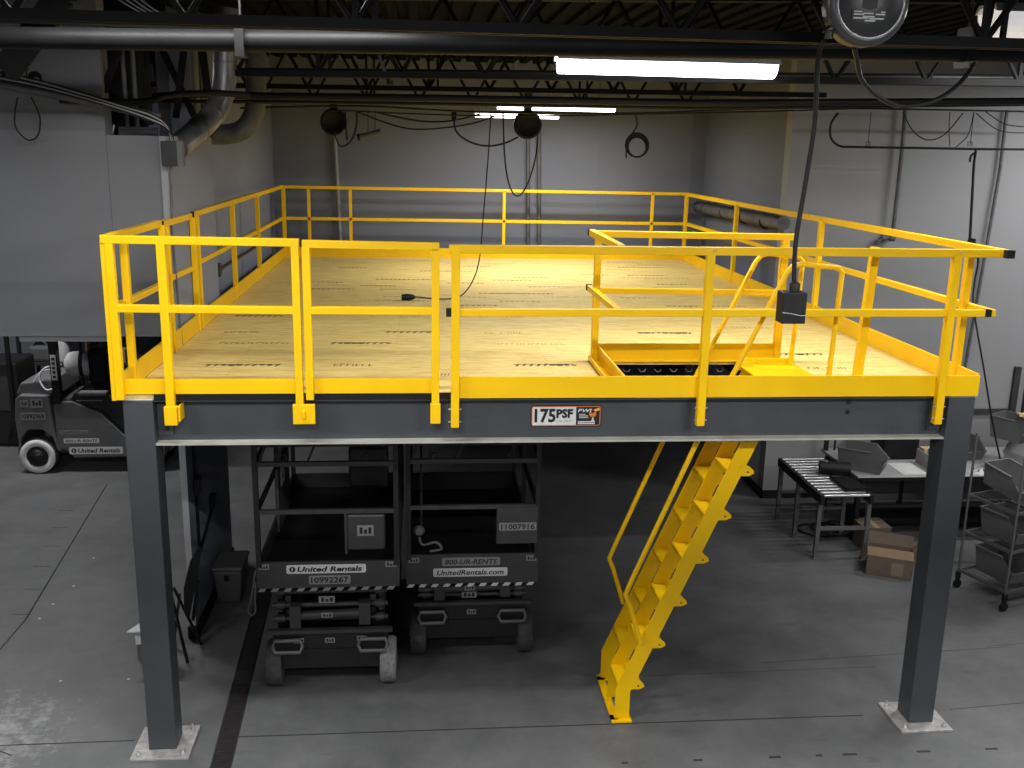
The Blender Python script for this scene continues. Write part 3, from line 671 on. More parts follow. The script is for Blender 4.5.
# folding stand leaning by the wall stub
fs = thing('folding_stand', 'black folding stand leaning behind the front left column', 'stand', (-.03, 1.45, 0))
MB().prism([(.0, .22), (.04, .38), (.10, .62), (.14, .83), (.12, .86), (.04, .74), (-.03, .50), (-.04, .28)], 0, -.05, -.035, M=Matrix.Translation((.0, 1.45, .12)) @ Matrix.Rotation(-1.1, 4, 'Z')).build('back_panel', BLACK, fs)
MB().bar((-.14, 1.42, .58), (-.01, 1.30, .0), .02, .02).build('leg', BLACK, fs); MB().bar((-.14, 1.50, .62), (.04, 1.62, .0), .022, .022).build('leg', BLACK, fs)
MB().bar((-.12, 1.62, .5), (-.2, 1.60, 0), .02, .02).build('leg', BLACK, fs)
MB().bar((-.03, 1.66, .22), (.03, 1.66, .60), .025, .025).build('brace', BLACK, fs)
ws = thing('small_white_stand', 'small white topped stand half hidden left of the front left column', 'stand', (-.36, 1.45, 0))
MB().prism([(-.50, 1.30), (-.36, 1.62), (-.15, 1.45), (-.16, 1.30)], 2, .30, .312).build('top', WHITE, ws)
MB().bar((-.43, 1.40, 0), (-.43, 1.40, .30), .04, .04).build('leg', GREYM, ws)
MB().box(-.455, -.405, 1.372, 1.378, .15, .28).build('leg_label', WHITE, ws)
# conduit and box on the wall stub
cd = thing('wall_conduit', 'grey conduit with a switch box on the wall stub under the deck', 'conduit', (-.02, 2.1, 0))
q = [V((-.016, 2.0, 2.3)), V((-.016, 2.0, .80)), V((-.016, 2.05, .74)), V((-.016, 2.55, .90)), V((-.016, 2.6, 1.0))]
MB().tube(q, .016, 8).build('pipe', DARKM, cd); MB().rbox(-.03, .03, 1.94, 2.06, 1.30, 1.45, .008).build('switch_box', DARKM, cd); MB().rbox(-.03, .03, 2.54, 2.66, .95, 1.07, .008).build('switch_box', DARKM, cd)

# ======================================================== RIGHT WORK AREA
cv = thing('roller_conveyor', 'short roller conveyor on steel legs, beside the wall end under the deck', 'conveyor', (6.62, 3.85, 0))
for x, m_ in ((6.36, DARKM), (6.92, DARKM)):
    MB().box(x-.02, x+.02, 3.16, 4.50, .66, .76).build('side_frame', m_, cv)
for i in range(14):
    y = 3.19+i*.098; w1 = 6.90
    MB().tube([(6.38, y, .75), (w1, y, .75)], .0165, 10).build('roller', CHROME, cv)
for y in (3.22, 3.85, 4.42):
    for x in (6.36, 6.92): MB().bar((x, y, 0), (x, y, .68), .045, .045, up=(0, 1, 0)).lathe([(.04, 0), (.04, .015)], (x, y, 0), n=10).build('leg', GREYM, cv)
    MB().bar((6.36, y, .36), (6.92, y, .36), .03, .04).build('cross_brace', GREYM, cv)
one('rubber_mat_roll', MB().tube([(6.60, 3.88, .845), (6.93, 3.80, .845)], .078, 18).tube([(6.595, 3.88, .845), (6.61, 3.877, .845)], .04, 12), [BLACK], 'black rubber roll lying across the conveyor rollers', 'roll')
one('black_tray', MB().box(6.66, 6.93, 3.26, 3.72, .772, .785).box(6.66, 6.93, 3.26, 3.27, .785, .81).box(6.66, 6.67, 3.26, 3.72, .785, .81), [BLACK], 'flat black tray lying on the near end of the conveyor', 'tray')
one('coiled_floor_cable', MB().tube([(6.62+.22*math.cos(a*PI/8)+.01*a, 4.0+.2*math.sin(a*PI/8), .012+.001*a) for a in range(52)], .012, 6), [BLACK], 'black cable coiled on the floor under the conveyor', 'cable')
# long workbench
wb = thing('workbench', 'long grey topped workbench along the right front wall', 'workbench', (8.3, 4.3, 0))
MB().rbox(6.96, 12.2, 3.62, 4.72, .775, .81, .006).build('worktop', TOPM, wb)
MB().box(6.96, 12.2, 3.618, 3.622, .765, .80).build('edge_strip', BLACK, wb)
for x in (7.02, 8.0, 9.6, 11.2):
    for y in (3.72, 4.62): MB().bar((x, y, 0), (x, y, .775), .05, .05, up=(0, 1, 0)).build('leg', BLACK, wb)
MB().bar((7.02, 3.72, .42), (11.2, 3.72, .42), .035, .035).bar((7.02, 3.72, .12), (11.2, 3.72, .12), .03, .03).build('stretcher', DARKM, wb)
MB().box(7.05, 12, 4.6, 4.62, .15, .75).build('back_panel', GREYM, wb)
MB().box(7.1, 11.2, 3.9, 4.5, .13, .15).build('lower_shelf', BLACK, wb)
MB().bar((6.99, 4.64, .81), (6.99, 4.64, 1.6), .045, .045, up=(0, 1, 0)).bar((7.1, 4.64, .81), (7.1, 4.64, 1.6), .02, .02, up=(0, 1, 0)).build('upright_post', DARKM, wb)

def open_bin(name, label, loc, rz, w, l, h, m, tilt=0., front=.45, group=None):
    """hopper-front parts bin: tapered tub with a low front lip; front faces -y"""
    t = 0.008; B = MB()
    k = .86; xb = w/2*k
    def pan(p): B.add([V(q) for q in p]+[V(q)+V(n_) for q in p], [(0, 1, 2, 3), (7, 6, 5, 4), (0, 4, 5, 1), (1, 5, 6, 2), (2, 6, 7, 3), (3, 7, 4, 0)])
    n_ = (0, 0, t); pan([(-xb, 0.03, 0), (xb, .03, 0), (xb, l-.03, 0), (-xb, l-.03, 0)])
    for s_ in (-1, 1):
        n_ = (-s_*t, 0, 0)
        B.add([V((s_*xb, .03, 0)), V((s_*xb, l-.03, 0)), V((s_*w/2, l, h)), V((s_*w/2, l*.28, h)), V((s_*w/2*.96, 0, h*front))]+[V((s_*(xb-t), .03, t)), V((s_*(xb-t), l-.03, t)), V((s_*(w/2-t), l-t, h)), V((s_*(w/2-t), l*.28+t, h)), V((s_*(w/2*.96-t), t, h*front))],
              [(0, 1, 2, 3, 4), (9, 8, 7, 6, 5), (0, 5, 6, 1), (1, 6, 7, 2), (2, 7, 8, 3), (3, 8, 9, 4), (4, 9, 5, 0)])
        B.bar((s_*(w/2), l*.28, h), (s_*(w/2), l, h), .022, .014)
    n_ = (0, -t, 0); pan([(-xb, l-.03, 0), (xb, l-.03, 0), (w/2, l, h), (-w/2, l, h)])
    n_ = (0, t, 0); pan([(-xb, .03, 0), (xb, .03, 0), (w/2*.96, 0, h*front), (-w/2*.96, 0, h*front)])
    B.bar((-w/2, l, h), (w/2, l, h), .02, .014); B.bar((-w/2*.96, 0, h*front), (w/2*.96, 0, h*front), .016, .012)
    o = B.build(name, m); o.location = loc; o.rotation_euler = (tilt, 0, rz)
    return tag(o, label, 'bin', group)
open_bin('parts_bin', 'large grey open-front bin at the left end of the workbench', (7.36, 3.80, .815), .95, .40, .52, .25, BINM)
one('paper_sheet', MB().box(7.52, 7.82, 3.68, 4.10, .812, .815).box(7.56, 7.80, 3.72, 4.05, .815, .817), [PAPER], 'pale papers on the workbench left of the right column', 'paper')
o = MB().rbox(7.52, 7.98, 4.22, 4.62, .81, 1.12, .05); one('equipment_case', o, [BLACK], 'black case on the workbench behind the papers', 'case')
one('sorting_tray', MB().box(7.90, 8.05, 3.75, 4.15, .81, .83).box(7.90, 7.91, 3.75, 4.15, .83, .98).box(8.04, 8.05, 3.75, 4.15, .83, .98), [BINL], 'pale upright file sorter beside the papers on the workbench', 'sorter')
one('wood_offcut', MB().box(8.02, 8.16, 4.2, 4.32, .81, .95), [WOODL], 'light wooden block behind the right column on the workbench', 'wood')
for i, (x, y, z, rz, w, l, h, m, lb) in enumerate(((8.62, 4.15, .815, .25, .40, .5, .24, BINM, 'grey open-front bin on the workbench right of the column, the rear left one'),
        (9.05, 3.95, .815, -1.2, .42, .55, .30, BINL, 'pale bin tipped toward the wall at the right frame edge on the workbench'),
        (9.10, 3.85, 1.13, .5, .36, .42, .26, BINM, 'small grey bin stacked on the pale bin at the right frame edge'))):
    open_bin('parts_bin', lb, (x, y, z), rz, w, l, h, m, group='bins at the right end of the workbench')
rnd = random.Random(3)
for i, (x, y) in enumerate(((8.15, 3.78), (8.3, 3.95), (8.45, 3.72), (8.6, 3.85))):
    b_ = MB(); vs = []; n = 9
    for j in range(n): a = 2*PI*j/n; vs.append((x+.10*math.cos(a)*(.7+.5*rnd.random()), y+.09*math.sin(a)*(.7+.5*rnd.random()), .812))
    vs += [(x+rnd.uniform(-.04, .04), y+rnd.uniform(-.03, .03), .86+.03*rnd.random()), (x, y+.03, .85)]
    b_.add(vs, [(j, (j+1) % n, n+(j % 2)) for j in range(n)]+[list(range(n))[::-1]])
    one('plastic_bag', b_, [BINL if i % 2 else PAPER], ('crumpled clear bag on the workbench just right of the column', 'crumpled pale bag behind the first bag on the workbench', 'third crumpled bag from the column on the workbench', 'crumpled bag nearest the stacked bins on the workbench')[i], 'plastic bag', 'crumpled bags on the workbench')
one('cable_heap', MB().tube(spline([(8.1+.25*rnd.random(), 4.38+.2*rnd.random(), .83+.05*rnd.random()) for _ in range(16)]), .012, 6), [BLACK], 'tangle of black cable at the back of the workbench right of the column', 'cable')
one('wood_pieces', MB().bar((9.05, 4.05, 1.42), (9.55, 4.0, 1.40), .10, .02).bar((9.02, 3.95, 1.43), (9.25, 4.2, 1.30), .04, .02), [WOODL], 'light wooden slats lying on top of the stacked bins at the right', 'wood')
# small box and open carton on floor
sbox(7.00, 7.32, 3.42, 3.74, 0, .27, CARD, 'small closed brown carton under the workbench next to the conveyor leg')
cb_ = thing('open_carton', 'open brown carton on the floor in front of the workbench, left of the right column', 'box', (7.05, 2.88, 0), -.45)
w_, l_, h_ = .23, .20, .22
MB().box(-w_, w_, -l_, -l_+.006, 0, h_).box(-w_, w_, l_-.006, l_, 0, h_).box(-w_, -w_+.006, -l_, l_, 0, h_).box(w_-.006, w_, -l_, l_, 0, h_).box(-w_, w_, -l_, l_, 0, .006).box(.02, .14, -l_-.001, -l_, .03, .17, 1).build('body', [CARD, mat('box_print', (.17, .13, .09), .8, lin=True)], cb_, local=True)
MB().prism([(-l_, h_), (-l_+.13, h_+.05), (-l_+.13, h_+.055), (-l_, h_+.006)], 0, -w_, w_).build('flap', CARDB, cb_, local=True)
MB().prism([(w_, h_), (w_+.08, h_+.10), (w_+.075, h_+.105), (w_-.006, h_)], 1, -l_, l_).build('flap', CARDB, cb_, local=True)
MB().prism([(-w_, h_), (-w_-.05, h_-.08), (-w_-.055, h_-.075), (-w_-.005, h_+.005)], 1, -l_, l_).build('flap', CARD, cb_, local=True)
MB().prism([(l_, h_), (l_+.06, h_+.11), (l_+.065, h_+.105), (l_+.004, h_)], 0, -w_, w_).build('flap', CARD, cb_, local=True)
MB().box(-.08, .06, -.1, .08, .006, .18).build('contents', DARKM, cb_, local=True)

# wire cart
ct = thing('rolling_cart', 'chrome wire shelf cart loaded with grey bins at the right frame edge', 'cart', (7.76, 1.88, 0), math.atan2(-.31, .95)+.62-.3)
ct.rotation_euler[2] = math.atan2(.55, -.18)-PI/2     # local y runs from the near post to the far post
Lc, Wc = .95, .58
for x, y in ((0, 0), (0, Wc), (Lc, 0), (Lc, Wc)):
    MB().tube([(x, y, .13), (x, y, 1.68)], .013, 8).build('post', CARTM, ct, local=True)
    c_ = MB().lathe([(.02, -.06), (.028, .0), (.028, .05)], (x, y, .13), n=10).build('caster', BLACK, ct, local=True)
    MB().lathe([(.045, -.016), (.045, .016)], (x, y, .045), (0, 1, 0), 16).build('caster_wheel', BLACK, c_, local=True)
for z in (.20, .62, 1.02):
    sh = MB().bar((0, 0, z), (Lc, 0, z), .012, .03).bar((0, Wc, z), (Lc, Wc, z), .012, .03).bar((0, 0, z), (0, Wc, z), .012, .03).bar((Lc, 0, z), (Lc, Wc, z), .012, .03)
    for i in range(15): sh.bar((Lc*(i+.5)/15, 0, z+.012), (Lc*(i+.5)/15, Wc, z+.012), .005, .005)
    sh.build('wire_shelf', CARTM, ct, local=True)
ct_M = Matrix.Translation(ct.location) @ Matrix.Rotation(ct.rotation_euler[2], 4, 'Z')
for i, (x, y, z, w, l, h, tl, lb) in enumerate(((.29, .06, .22, .34, .46, .26, 0, 'grey bin on the bottom cart shelf'), (.29, .06, .64, .34, .46, .26, 0, 'grey bin on the middle cart shelf'), (.26, .10, 1.09, .34, .46, .22, .16, 'grey bin on the top cart shelf, tilted'),
        (.70, .06, .22, .34, .46, .26, 0, 'grey bin on the bottom cart shelf, at the far right end'), (.70, .06, .64, .34, .46, .26, 0, 'grey bin on the middle cart shelf, at the far right end'))):
    p = ct_M @ V((x+.0, y, z)); o = open_bin('parts_bin', lb, p, ct.rotation_euler[2], w, l, h, BINM, tl, group='bins on the rolling cart')

# ================================================================ CEILING
SLP = -.19
def jy(x, y0): return y0+SLP*(x-2)
def joist(label, y0, zb=4.97, h=.62, x0=-5.5, x1=11.8, pitch=.62, slope=SLP):
    t = thing('roof_joist', label, 'joist', (2, y0, zb), 0, 'open-web roof joists')
    Y = lambda x: y0+slope*(x-2)
    for s_ in (-.035, .035):
        MB().bar((x0, Y(x0)+s_, zb), (x1, Y(x1)+s_, zb), .045, .05).build('bottom_chord', BSTEEL, t)
    MB().bar((x0, Y(x0), zb+h), (x1, Y(x1), zb+h), .12, .05).build('top_chord', BSTEEL, t)
    w = MB(); x = x0; k = 0
    while x < x1-pitch:
        xa, xb = (x, x+pitch*.5)
        if k % 2: w.tube([(xa, Y(xa), zb+h), (xb, Y(xb), zb)], .018, 6)
        else: w.tube([(xa, Y(xa), zb), (xb, Y(xb), zb+h)], .018, 6)
        if k % 8 == 2: w.bar((xa, Y(xa), zb), (xa, Y(xa), zb+h), .03, .03); w.bar((xa+.1, Y(xa), zb), (xa+.1, Y(xa), zb+h), .025, .025)
        x = xb; k += 1
    w.build('web', BSTEEL, t)
    return t
joist('black open-web roof joist nearest the camera, above the thick pipe', -1.55, 4.97, .62, -5.5, 9, .8, .0)
joist('black open-web roof joist just behind the near fluorescent light', 2.05, 4.965, .62, .45, 11.8, .7)
joist('black open-web roof joist in front of the back wall lights', 7.05, 4.95, .62, -2.2, 6.3, .7, -.12)
joist('black open-web roof joist between the middle and the back one', 4.6, 4.985, .60, -1.2, 6.3, .66, -.15)
# joist bearing on right side, girder on the left running to the back
gd = thing('roof_girder', 'heavy dark roof girder with crossed struts at the upper left', 'girder', (-.8, 3, 4.9))
def strut(a, b, w=.09): return MB().bar(a, b, w, .05, up=(0, 1, 0))
st_px = (((62, -4), (5, 72), .5, .17), ((42, 40), (80, 100), 2.0, .07), ((66, 42), (112, 104), 2.0, .14), ((103, 0), (100, 100), 2.6, .05), ((120, 45), (104, 92), 1.9, .05), ((150, 20), (136, 105), 2.4, .06), ((185, 40), (176, 118), 2.6, .05), ((200, 30), (208, 96), 2.8, .06), ((160, 45), (196, 120), 2.9, .05))
for p, q, y, w in st_px: MB().bar(aY(*p, y), aY(*q, y), w, .06, up=(0, 1, 0)).build('strut', BSTEEL, gd)
a, b2 = aY(-20, 14, .2), aY(300, 27, .2)
MB().bar(a, b2, .05, .09, up=(0, 0, 1)).build('chord', BSTEEL, gd)
MB().bar((-.75, .3, 5.5), (-.75, 8.7, 5.5), .2, .12).build('top_chord', BSTEEL, gd)
MB().bar(aY(-10, 102, 2.0)+V((0, 0, .1)), aY(25, 88, 2.0)+V((0, 0, .12)), .02, .02).bar(aY(2, 75, 1.5), aY(40, 44, 1.5), .03, .03).build('tie_rod', BSTEEL, gd)
for y in (-4.5, -7.5): joist('unseen black roof joist behind the camera' if y < -5 else 'black roof joist over the camera', y, 4.97, .62, -5.5, 11.8, .8, 0)
# large pipes
pa, pb = aZ(-80, 36.5, 4.97), aZ(1150, 53, 4.97)
bp_ = thing('roof_pipe', 'thick dark pipe crossing the whole ceiling in front', 'pipe', (2.4, -.8, 4.97))
MB().tube([pa+(pb-pa)*i/12 for i in range(13)], .062, 16).build('pipe', mat('black_iron_pipe', (.008, .008, .0085), .5, 0, .2, 5, spec=.15, lin=True), bp_)
for u in (.275, .86): 
    p = pa.lerp(pb, u); MB().bar(p-V((0, 0, .09)), p+V((0, 0, .12)), .05, .16, up=(0, 1, 0)).tube([p, p+V((0, 0, .66))], .008, 6).build('hanger', DARKM, bp_)
p2 = thing('sprinkler_pipe', 'thinner dark pipe along the ceiling behind the thick one', 'pipe', (4, 1.4, 4.97))
MB().tube([aZ(240, 71, 5.02), aZ(1100, 79, 5.02)], .03, 10).build('pipe', DARKM, p2)
p = aZ(385, 70, 5.02); MB().bar(p+V((-.05, 0, .12)), p+V((.03, 0, -.09)), .03, .03).lathe([(.03, 0), (.03, .03)], p+V((.04, 0, -.12)), n=10).build('sprinkler_head', DARKM, p2)
one('cable_tray_bundle', MB().tube([aY(132, 98, 3.2), aY(200, 94, 3.2), aY(260, 96, 3.2), aY(420, 98, 3.2), aY(700, 103, 3.2), aY(1060, 101, 3.2)], .035, 8).tube([aY(140, 101, 3.3), aY(330, 102, 3.3), aY(690, 108, 3.3), aY(1060, 104, 3.3)], .018, 6), [BLACK], 'dark bundle of cables strung across the room above the back wall', 'cable bundle')
one('long_data_cable', MB().tube(spline([aY(240, 108, 4.5), aY(360, 106, 4.5), aY(480, 112, 4.5), aY(640, 113, 4.5), aY(800, 108, 4.5), aY(1050, 112, 4.5)]), .010, 6).tube(spline([aY(330, 110, 4.6), aY(500, 116, 4.6), aY(740, 112, 4.6), aY(900, 107, 4.6)]), .008, 6), [BLACK], 'thin black cables hanging just below the bundle across the room', 'cable')

# fluorescent fixtures
def fixture(name, label, a, b, w=.13, hgt=.07, em=TUBE, power=60, area=True, lens=0, rad=1.0, group='ceiling fluorescent fixtures'):
    a, b = V(a), V(b); c = (a+b)/2; d = (b-a); L = d.length; rz = math.atan2(d.y, d.x)
    t = thing(name, label, 'light', c, rz, group)
    MB().prism([(-w*.35, hgt), (w*.35, hgt), (w*.5, .0), (w*.44, .0), (w*.3, hgt*.6), (-w*.3, hgt*.6), (-w*.44, 0), (-w*.5, 0)], 0, -L/2, L/2).build('reflector', mat('fixture_enamel', (.5, .5, .5), .4, lin=True), t, local=True)
    if lens:
        k = 10; MB().prism([(w*.46*math.cos(PI*i/k+PI), lens*math.sin(PI*i/k+PI)) for i in range(k+1)], 0, -L/2+.02, L/2-.02).build('diffuser', em, t, local=True)
    for s_ in (-1, 1):
        MB().tube([(-L/2+.03, s_*w*.22, .012), (L/2-.03, s_*w*.22, .012)], .018*rad, 10).build('lamp_tube', em, t, local=True)
        MB().tube([(s_*L*.36, 0, hgt), (s_*L*.36, 0, max(hgt+.02, CZ-.05-c.z))], .004, 5).build('suspension_wire', DARKM, t, local=True)
    if area:
        ld = bpy.data.lights.new('lamp_light', 'AREA'); ld.shape = 'RECTANGLE'; ld.size = L-.06; ld.size_y = w; ld.energy = power; ld.color = (1, 1, 1)
        lo = bpy.data.objects.new('lamp_light', ld); COL.objects.link(lo); lo.parent = t; lo.location = (0, 0, -.012-lens); lo.rotation_euler = (0, 0, 0)
    return t
fixture('fluorescent_light', 'bright fluorescent strip light nearest in view, centre right of the ceiling', aY(556, 60, 1.25), aY(776, 66, 1.25), .26, .06, TUBE, 62, lens=.10)
fixture('fluorescent_light', 'upper one of the two far fluorescent strips by the back wall', aY(496, 106.5, 7.2), aY(616, 108, 7.2), .16, .05, TUBE2, 62, lens=.05)
fixture('fluorescent_light', 'lower one of the two far fluorescent strips by the back wall', aY(474, 113, 6.4), aY(560, 115.5, 6.4), .13, .05, TUBE2, 42, lens=.05)
PR = aY(985, 21, .6)
fixture('fluorescent_light', 'bright fixture end at the upper right corner of the view', aY(986, 12, .6), aY(1230, 22, .6), .30, .06, emit('fluorescent_glow_side', (1, 1, 1), .45), 110, lens=.17)
for i, (x0, y) in enumerate(((-4.2, -4.0), (.4, -4.9), (4.6, -4.9), (8.6, -2.0), (-4.6, 6.2), (-.6, -7.6), (5, -7.6), (-.4, -.9))):  # unseen fixtures added as fill for the deck, floor, rack and walls
    fixture('fluorescent_light', ('added ceiling fill light over the open floor left of the view', 'added ceiling fill light above the camera, left', 'added ceiling fill light above the camera, right', 'added ceiling fill light over the cart aisle outside the view', 'added ceiling fill light over the forklift bay outside the view', 'added ceiling fill light behind the camera, left', 'added ceiling fill light behind the camera, right', 'added ceiling fill light high between the front joist and the deck edge, left')[i], (x0, y, 5.3 if i < 7 else 5.46), (x0+2.2, y, 5.3 if i < 7 else 5.46), .16, .09, TUBE, (260, 360, 380, 130, 230, 110, 110, 85)[i])
fixture('fluorescent_light', 'added ceiling fill light over the workbench outside the view', (9.2, 3.4, 5.3), (11.2, 3.4, 5.3), .16, .06, TUBE, 130)  # unseen fixture added to brighten the right front wall

# ducts
du = thing('round_duct', 'wrinkled silver round duct coming down and elbowing left, nearest of the two', 'duct', aY(224, 60, 2.9))
pts = spline([aY(227, 8, 2.9), aY(225, 50, 2.9), aY(224, 85, 2.9), aY(217, 108, 2.85), aY(204, 124, 2.7), aY(186, 140, 2.4), aY(176, 148, 2.2)], 6)
MB().tube(pts, .105, 20).build('duct_body', DUCTM, du)
for i in (8, 14, 20, 26): 
    d = (pts[i+1]-pts[i]).normalized(); MB().lathe([(.108, -.012), (.112, 0), (.108, .012)], pts[i], d, 20).build('seam_ring', DUCTM, du)
du = thing('round_duct', 'smooth grey round duct elbow behind the wrinkled one', 'duct', aY(250, 110, 3.8))
pts = spline([aY(255, 40, 3.8), aY(256, 90, 3.8), aY(254, 112, 3.8), aY(246, 127, 3.8), aY(230, 134, 3.8), aY(195, 134, 3.75)], 6)
MB().tube(pts, .10, 20).build('duct_body', PIPEG, du)
one('black_exhaust_shaft', MB().box(-.62, -.32, 2.25, 2.55, 4.52, 5.55).lathe([(.17, 0), (.14, .1)], (-.47, 2.4, 4.42), n=18), [BLACK], 'black square shaft hanging left of the round ducts', 'shaft')
one('grey_wall_cabinet_top', MB().box(-.48, -.20, 2.05, 2.2, 4.43, 4.5).tube([(-.42, 2.1, 4.5), (-.42, 2.1, 5.2)], .02, 8).tube([(-.34, 2.1, 4.5), (-.34, 2.1, 5.2)], .02, 8).bar((-.30, 2.0, 4.46), (-.16, 2.0, 4.46), .03, .03), [PIPEG], 'grey pipe stubs on top of the wall panel by the ducts', 'pipes')
jb = thing('junction_box', 'grey electrical box at the top of the wall edge with conduit below', 'electrical box', (.02, 1.7, 4.3))
c0, c1 = aY(163, 166, 1.70), aY(177, 141, 1.70)
MB().rbox(c0.x, c1.x, 1.66, 1.74, c0.z, c1.z, .005).build('box', DARKM, jb); MB().box(c1.x, c1.x+.045, 1.67, 1.75, c0.z, c1.z).build('side_flange', PIPEG, jb)
MB().tube([aY(171, 166, 1.72), aY(172, 230, 1.72), aY(178, 300, 1.72), aY(182, 345, 1.72)], .010, 8).build('conduit', PIPEG, jb)
# cable run over the panel to the box
one('conduit_run', MB().tube([aY(-30, 79, 1.6), aY(60, 96, 1.6), aY(130, 111, 1.6), aY(150, 118, 1.6)], .028, 10).tube([aY(-30, 68, 1.62), aY(40, 86, 1.62), aY(110, 104, 1.62), aY(160, 116, 1.65)], .022, 10), [PIPEG], 'pair of grey conduits slanting along the top of the left wall panel', 'conduit')
cbm = MB()
for k in range(5):
    cbm.tube(spline([aY(-20, 68+2.2*k, 1.56), aY(30, 78+2.0*k, 1.54), aY(80, 92+1.6*k, 1.53), aY(125, 106+1.4*k, 1.54), aY(150, 113+2*k, 1.56), aY(166, 124+k, 1.60), aY(170+k, 139, 1.66)]), .006, 6, m=k % 2)
one('cable_bundle', cbm, [BLACK, BINL], 'bundle of black and white cables running down into the grey electrical box', 'cable bundle')
one('cable_bundle', MB().tube(spline([aY(60, 100, 1.72), aY(140, 102, 1.72), aY(170, 95, 1.75), aY(210, 93, 1.9), aY(250, 95, 2.0)]), .026, 8), [BLACK], 'thick black cable looping in front of the round ducts', 'cable')
tops = MB()
for k in range(4): tops.tube(spline([aY(110+8*k, -6, .5), aY(140+6*k, 12, .5), aY(165+6*k, 19+k, .5), aY(200, 18, .5)]), .006, 5)
one('cable_bundle', tops, [PIPEG], 'pale wires drooping over the chord at the top left', 'cable')
def loop(c, rx, rz_, th, n=18, name='cable_coil', m=BLACK, label='', turns=1):
    mb = MB()
    for k in range(turns):
        mb.tube([V(c)+V((rx*(1-.08*k)*math.cos(a*2*PI/n), .012*k, rz_*(1-.06*k)*math.sin(a*2*PI/n)-.01*k)) for a in range(n)], th, 6, closed=True)
    return one(name, mb, [m], label, 'cable')
one('cable_loop', MB().tube(spline([aY(18, 97, 1.7), aY(15, 112, 1.7), aY(16, 128, 1.7), aY(28, 140, 1.7), aY(38, 135, 1.7), aY(40, 118, 1.7), aY(34, 103, 1.7), aY(31, 97, 1.7)]), .006, 6), [BLACK], 'thin black cable loop hanging on the left wall panel', 'cable')
loop(aY(35, 78, 1.66), .045, .045, .009, turns=3, label='small coil of black cable on the conduits at the upper left')
one('support_wires', MB().tube([aY(25, 42, 1.64), aY(27, 82, 1.64)], .005, 5).tube([aY(32, 42, 1.64), aY(25, 80, 1.64)], .004, 5).tube(spline([aY(-5, 64, 1.66), aY(15, 63, 1.66), aY(30, 70, 1.66)]), .004, 5), [BLACK], 'thin black wires tying the upper left conduits to the roof', 'wire')

# hanging coil (centre right)
ch_ = MB()
for k in range(3): ch_.tube([aY(637+11.5*math.cos(a*PI/9)*(1-.1*k), 145+12*math.sin(a*PI/9)*(1-.08*k)+k, 5.5+.01*k) for a in range(18)], .011, 6, closed=True)
ch_.tube(spline([aY(635, 113, 5.5), aY(637, 125, 5.5), aY(632, 134, 5.5), aY(627, 145, 5.5), aY(626, 158, 5.5)]), .010, 6)
one('hanging_cable_coil', ch_, [BLACK], 'coil of black cable hanging against the back wall right of the far lights', 'cable')
# reels
def reel(name, label, c, r, d, m, depth_axis=(0, -1, 0)):
    t = thing(name, label, 'cord reel', c, 0, 'ceiling cord reels')
    MB().lathe([(r*.75, -d/2), (r, -d*.3), (r, d*.3), (r*.9, d/2), (r*.8, d/2), (r*.76, d*.42), (.0001+r*.1, d*.42)], c, depth_axis, 36).build('housing', m, t)
    return t
rc = aY(865, 4, -1.9)
RLM = mat('reel_enamel', (.075, .075, .077), .35, .3, .1, 4, lin=True)
t = reel('cord_reel', 'large grey round cord reel with a warning label at the top right', rc, .195, .13, RLM)
MB().tube([rc+V((.158*math.cos(a*PI/20), -.066, .158*math.sin(a*PI/20))) for a in range(40)], .004, 8, closed=True).build('rim_ring', CHROME, t)
lb_ = MB().prism([(rc.x-.085, rc.z-.03), (rc.x-.04, rc.z-.045), (rc.x+.04, rc.z-.045), (rc.x+.085, rc.z-.03), (rc.x+.085, rc.z-.065), (rc.x, rc.z-.095), (rc.x-.085, rc.z-.08)], 1, rc.y-.060, rc.y-.055, 0)
for i, (u, w_, z) in enumerate(((-.075, .04, -.045), (-.03, .05, -.052), (-.075, .05, -.057), (.03, .045, -.055), (-.03, .055, -.066), (-.075, .07, -.073), (0, .07, -.075), (-.02, .05, -.084), (.055, .02, -.045))):
    lb_.box(rc.x+u, rc.x+u+w_, rc.y-.062, rc.y-.060, rc.z+z, rc.z+z+.006, 1)
lb_.prism([(rc.x-.035, rc.z+.04), (rc.x-.035, rc.z-.025), (rc.x, rc.z-.035), (rc.x+.035, rc.z-.025), (rc.x+.035, rc.z+.04)], 1, rc.y-.058, rc.y-.055, 0)
lb_.build('warning_label', [INK, DECAL], t)
MB().bar(rc+V((0, 0, .17)), rc+V((0, 0, .62)), .10, .06, up=(0, 1, 0)).build('bracket', BSTEEL, t)
MB().lathe([(.02, 0), (.02, .03)], rc+V((-.17, -.02, -.13)), (0, 0, -1), 10).tube([rc+V((-.16, 0, -.1)), rc+V((-.20, -.02, -.13)), rc+V((-.13, -.04, -.13))], .008, 6).build('cord_guide', DARKM, t)
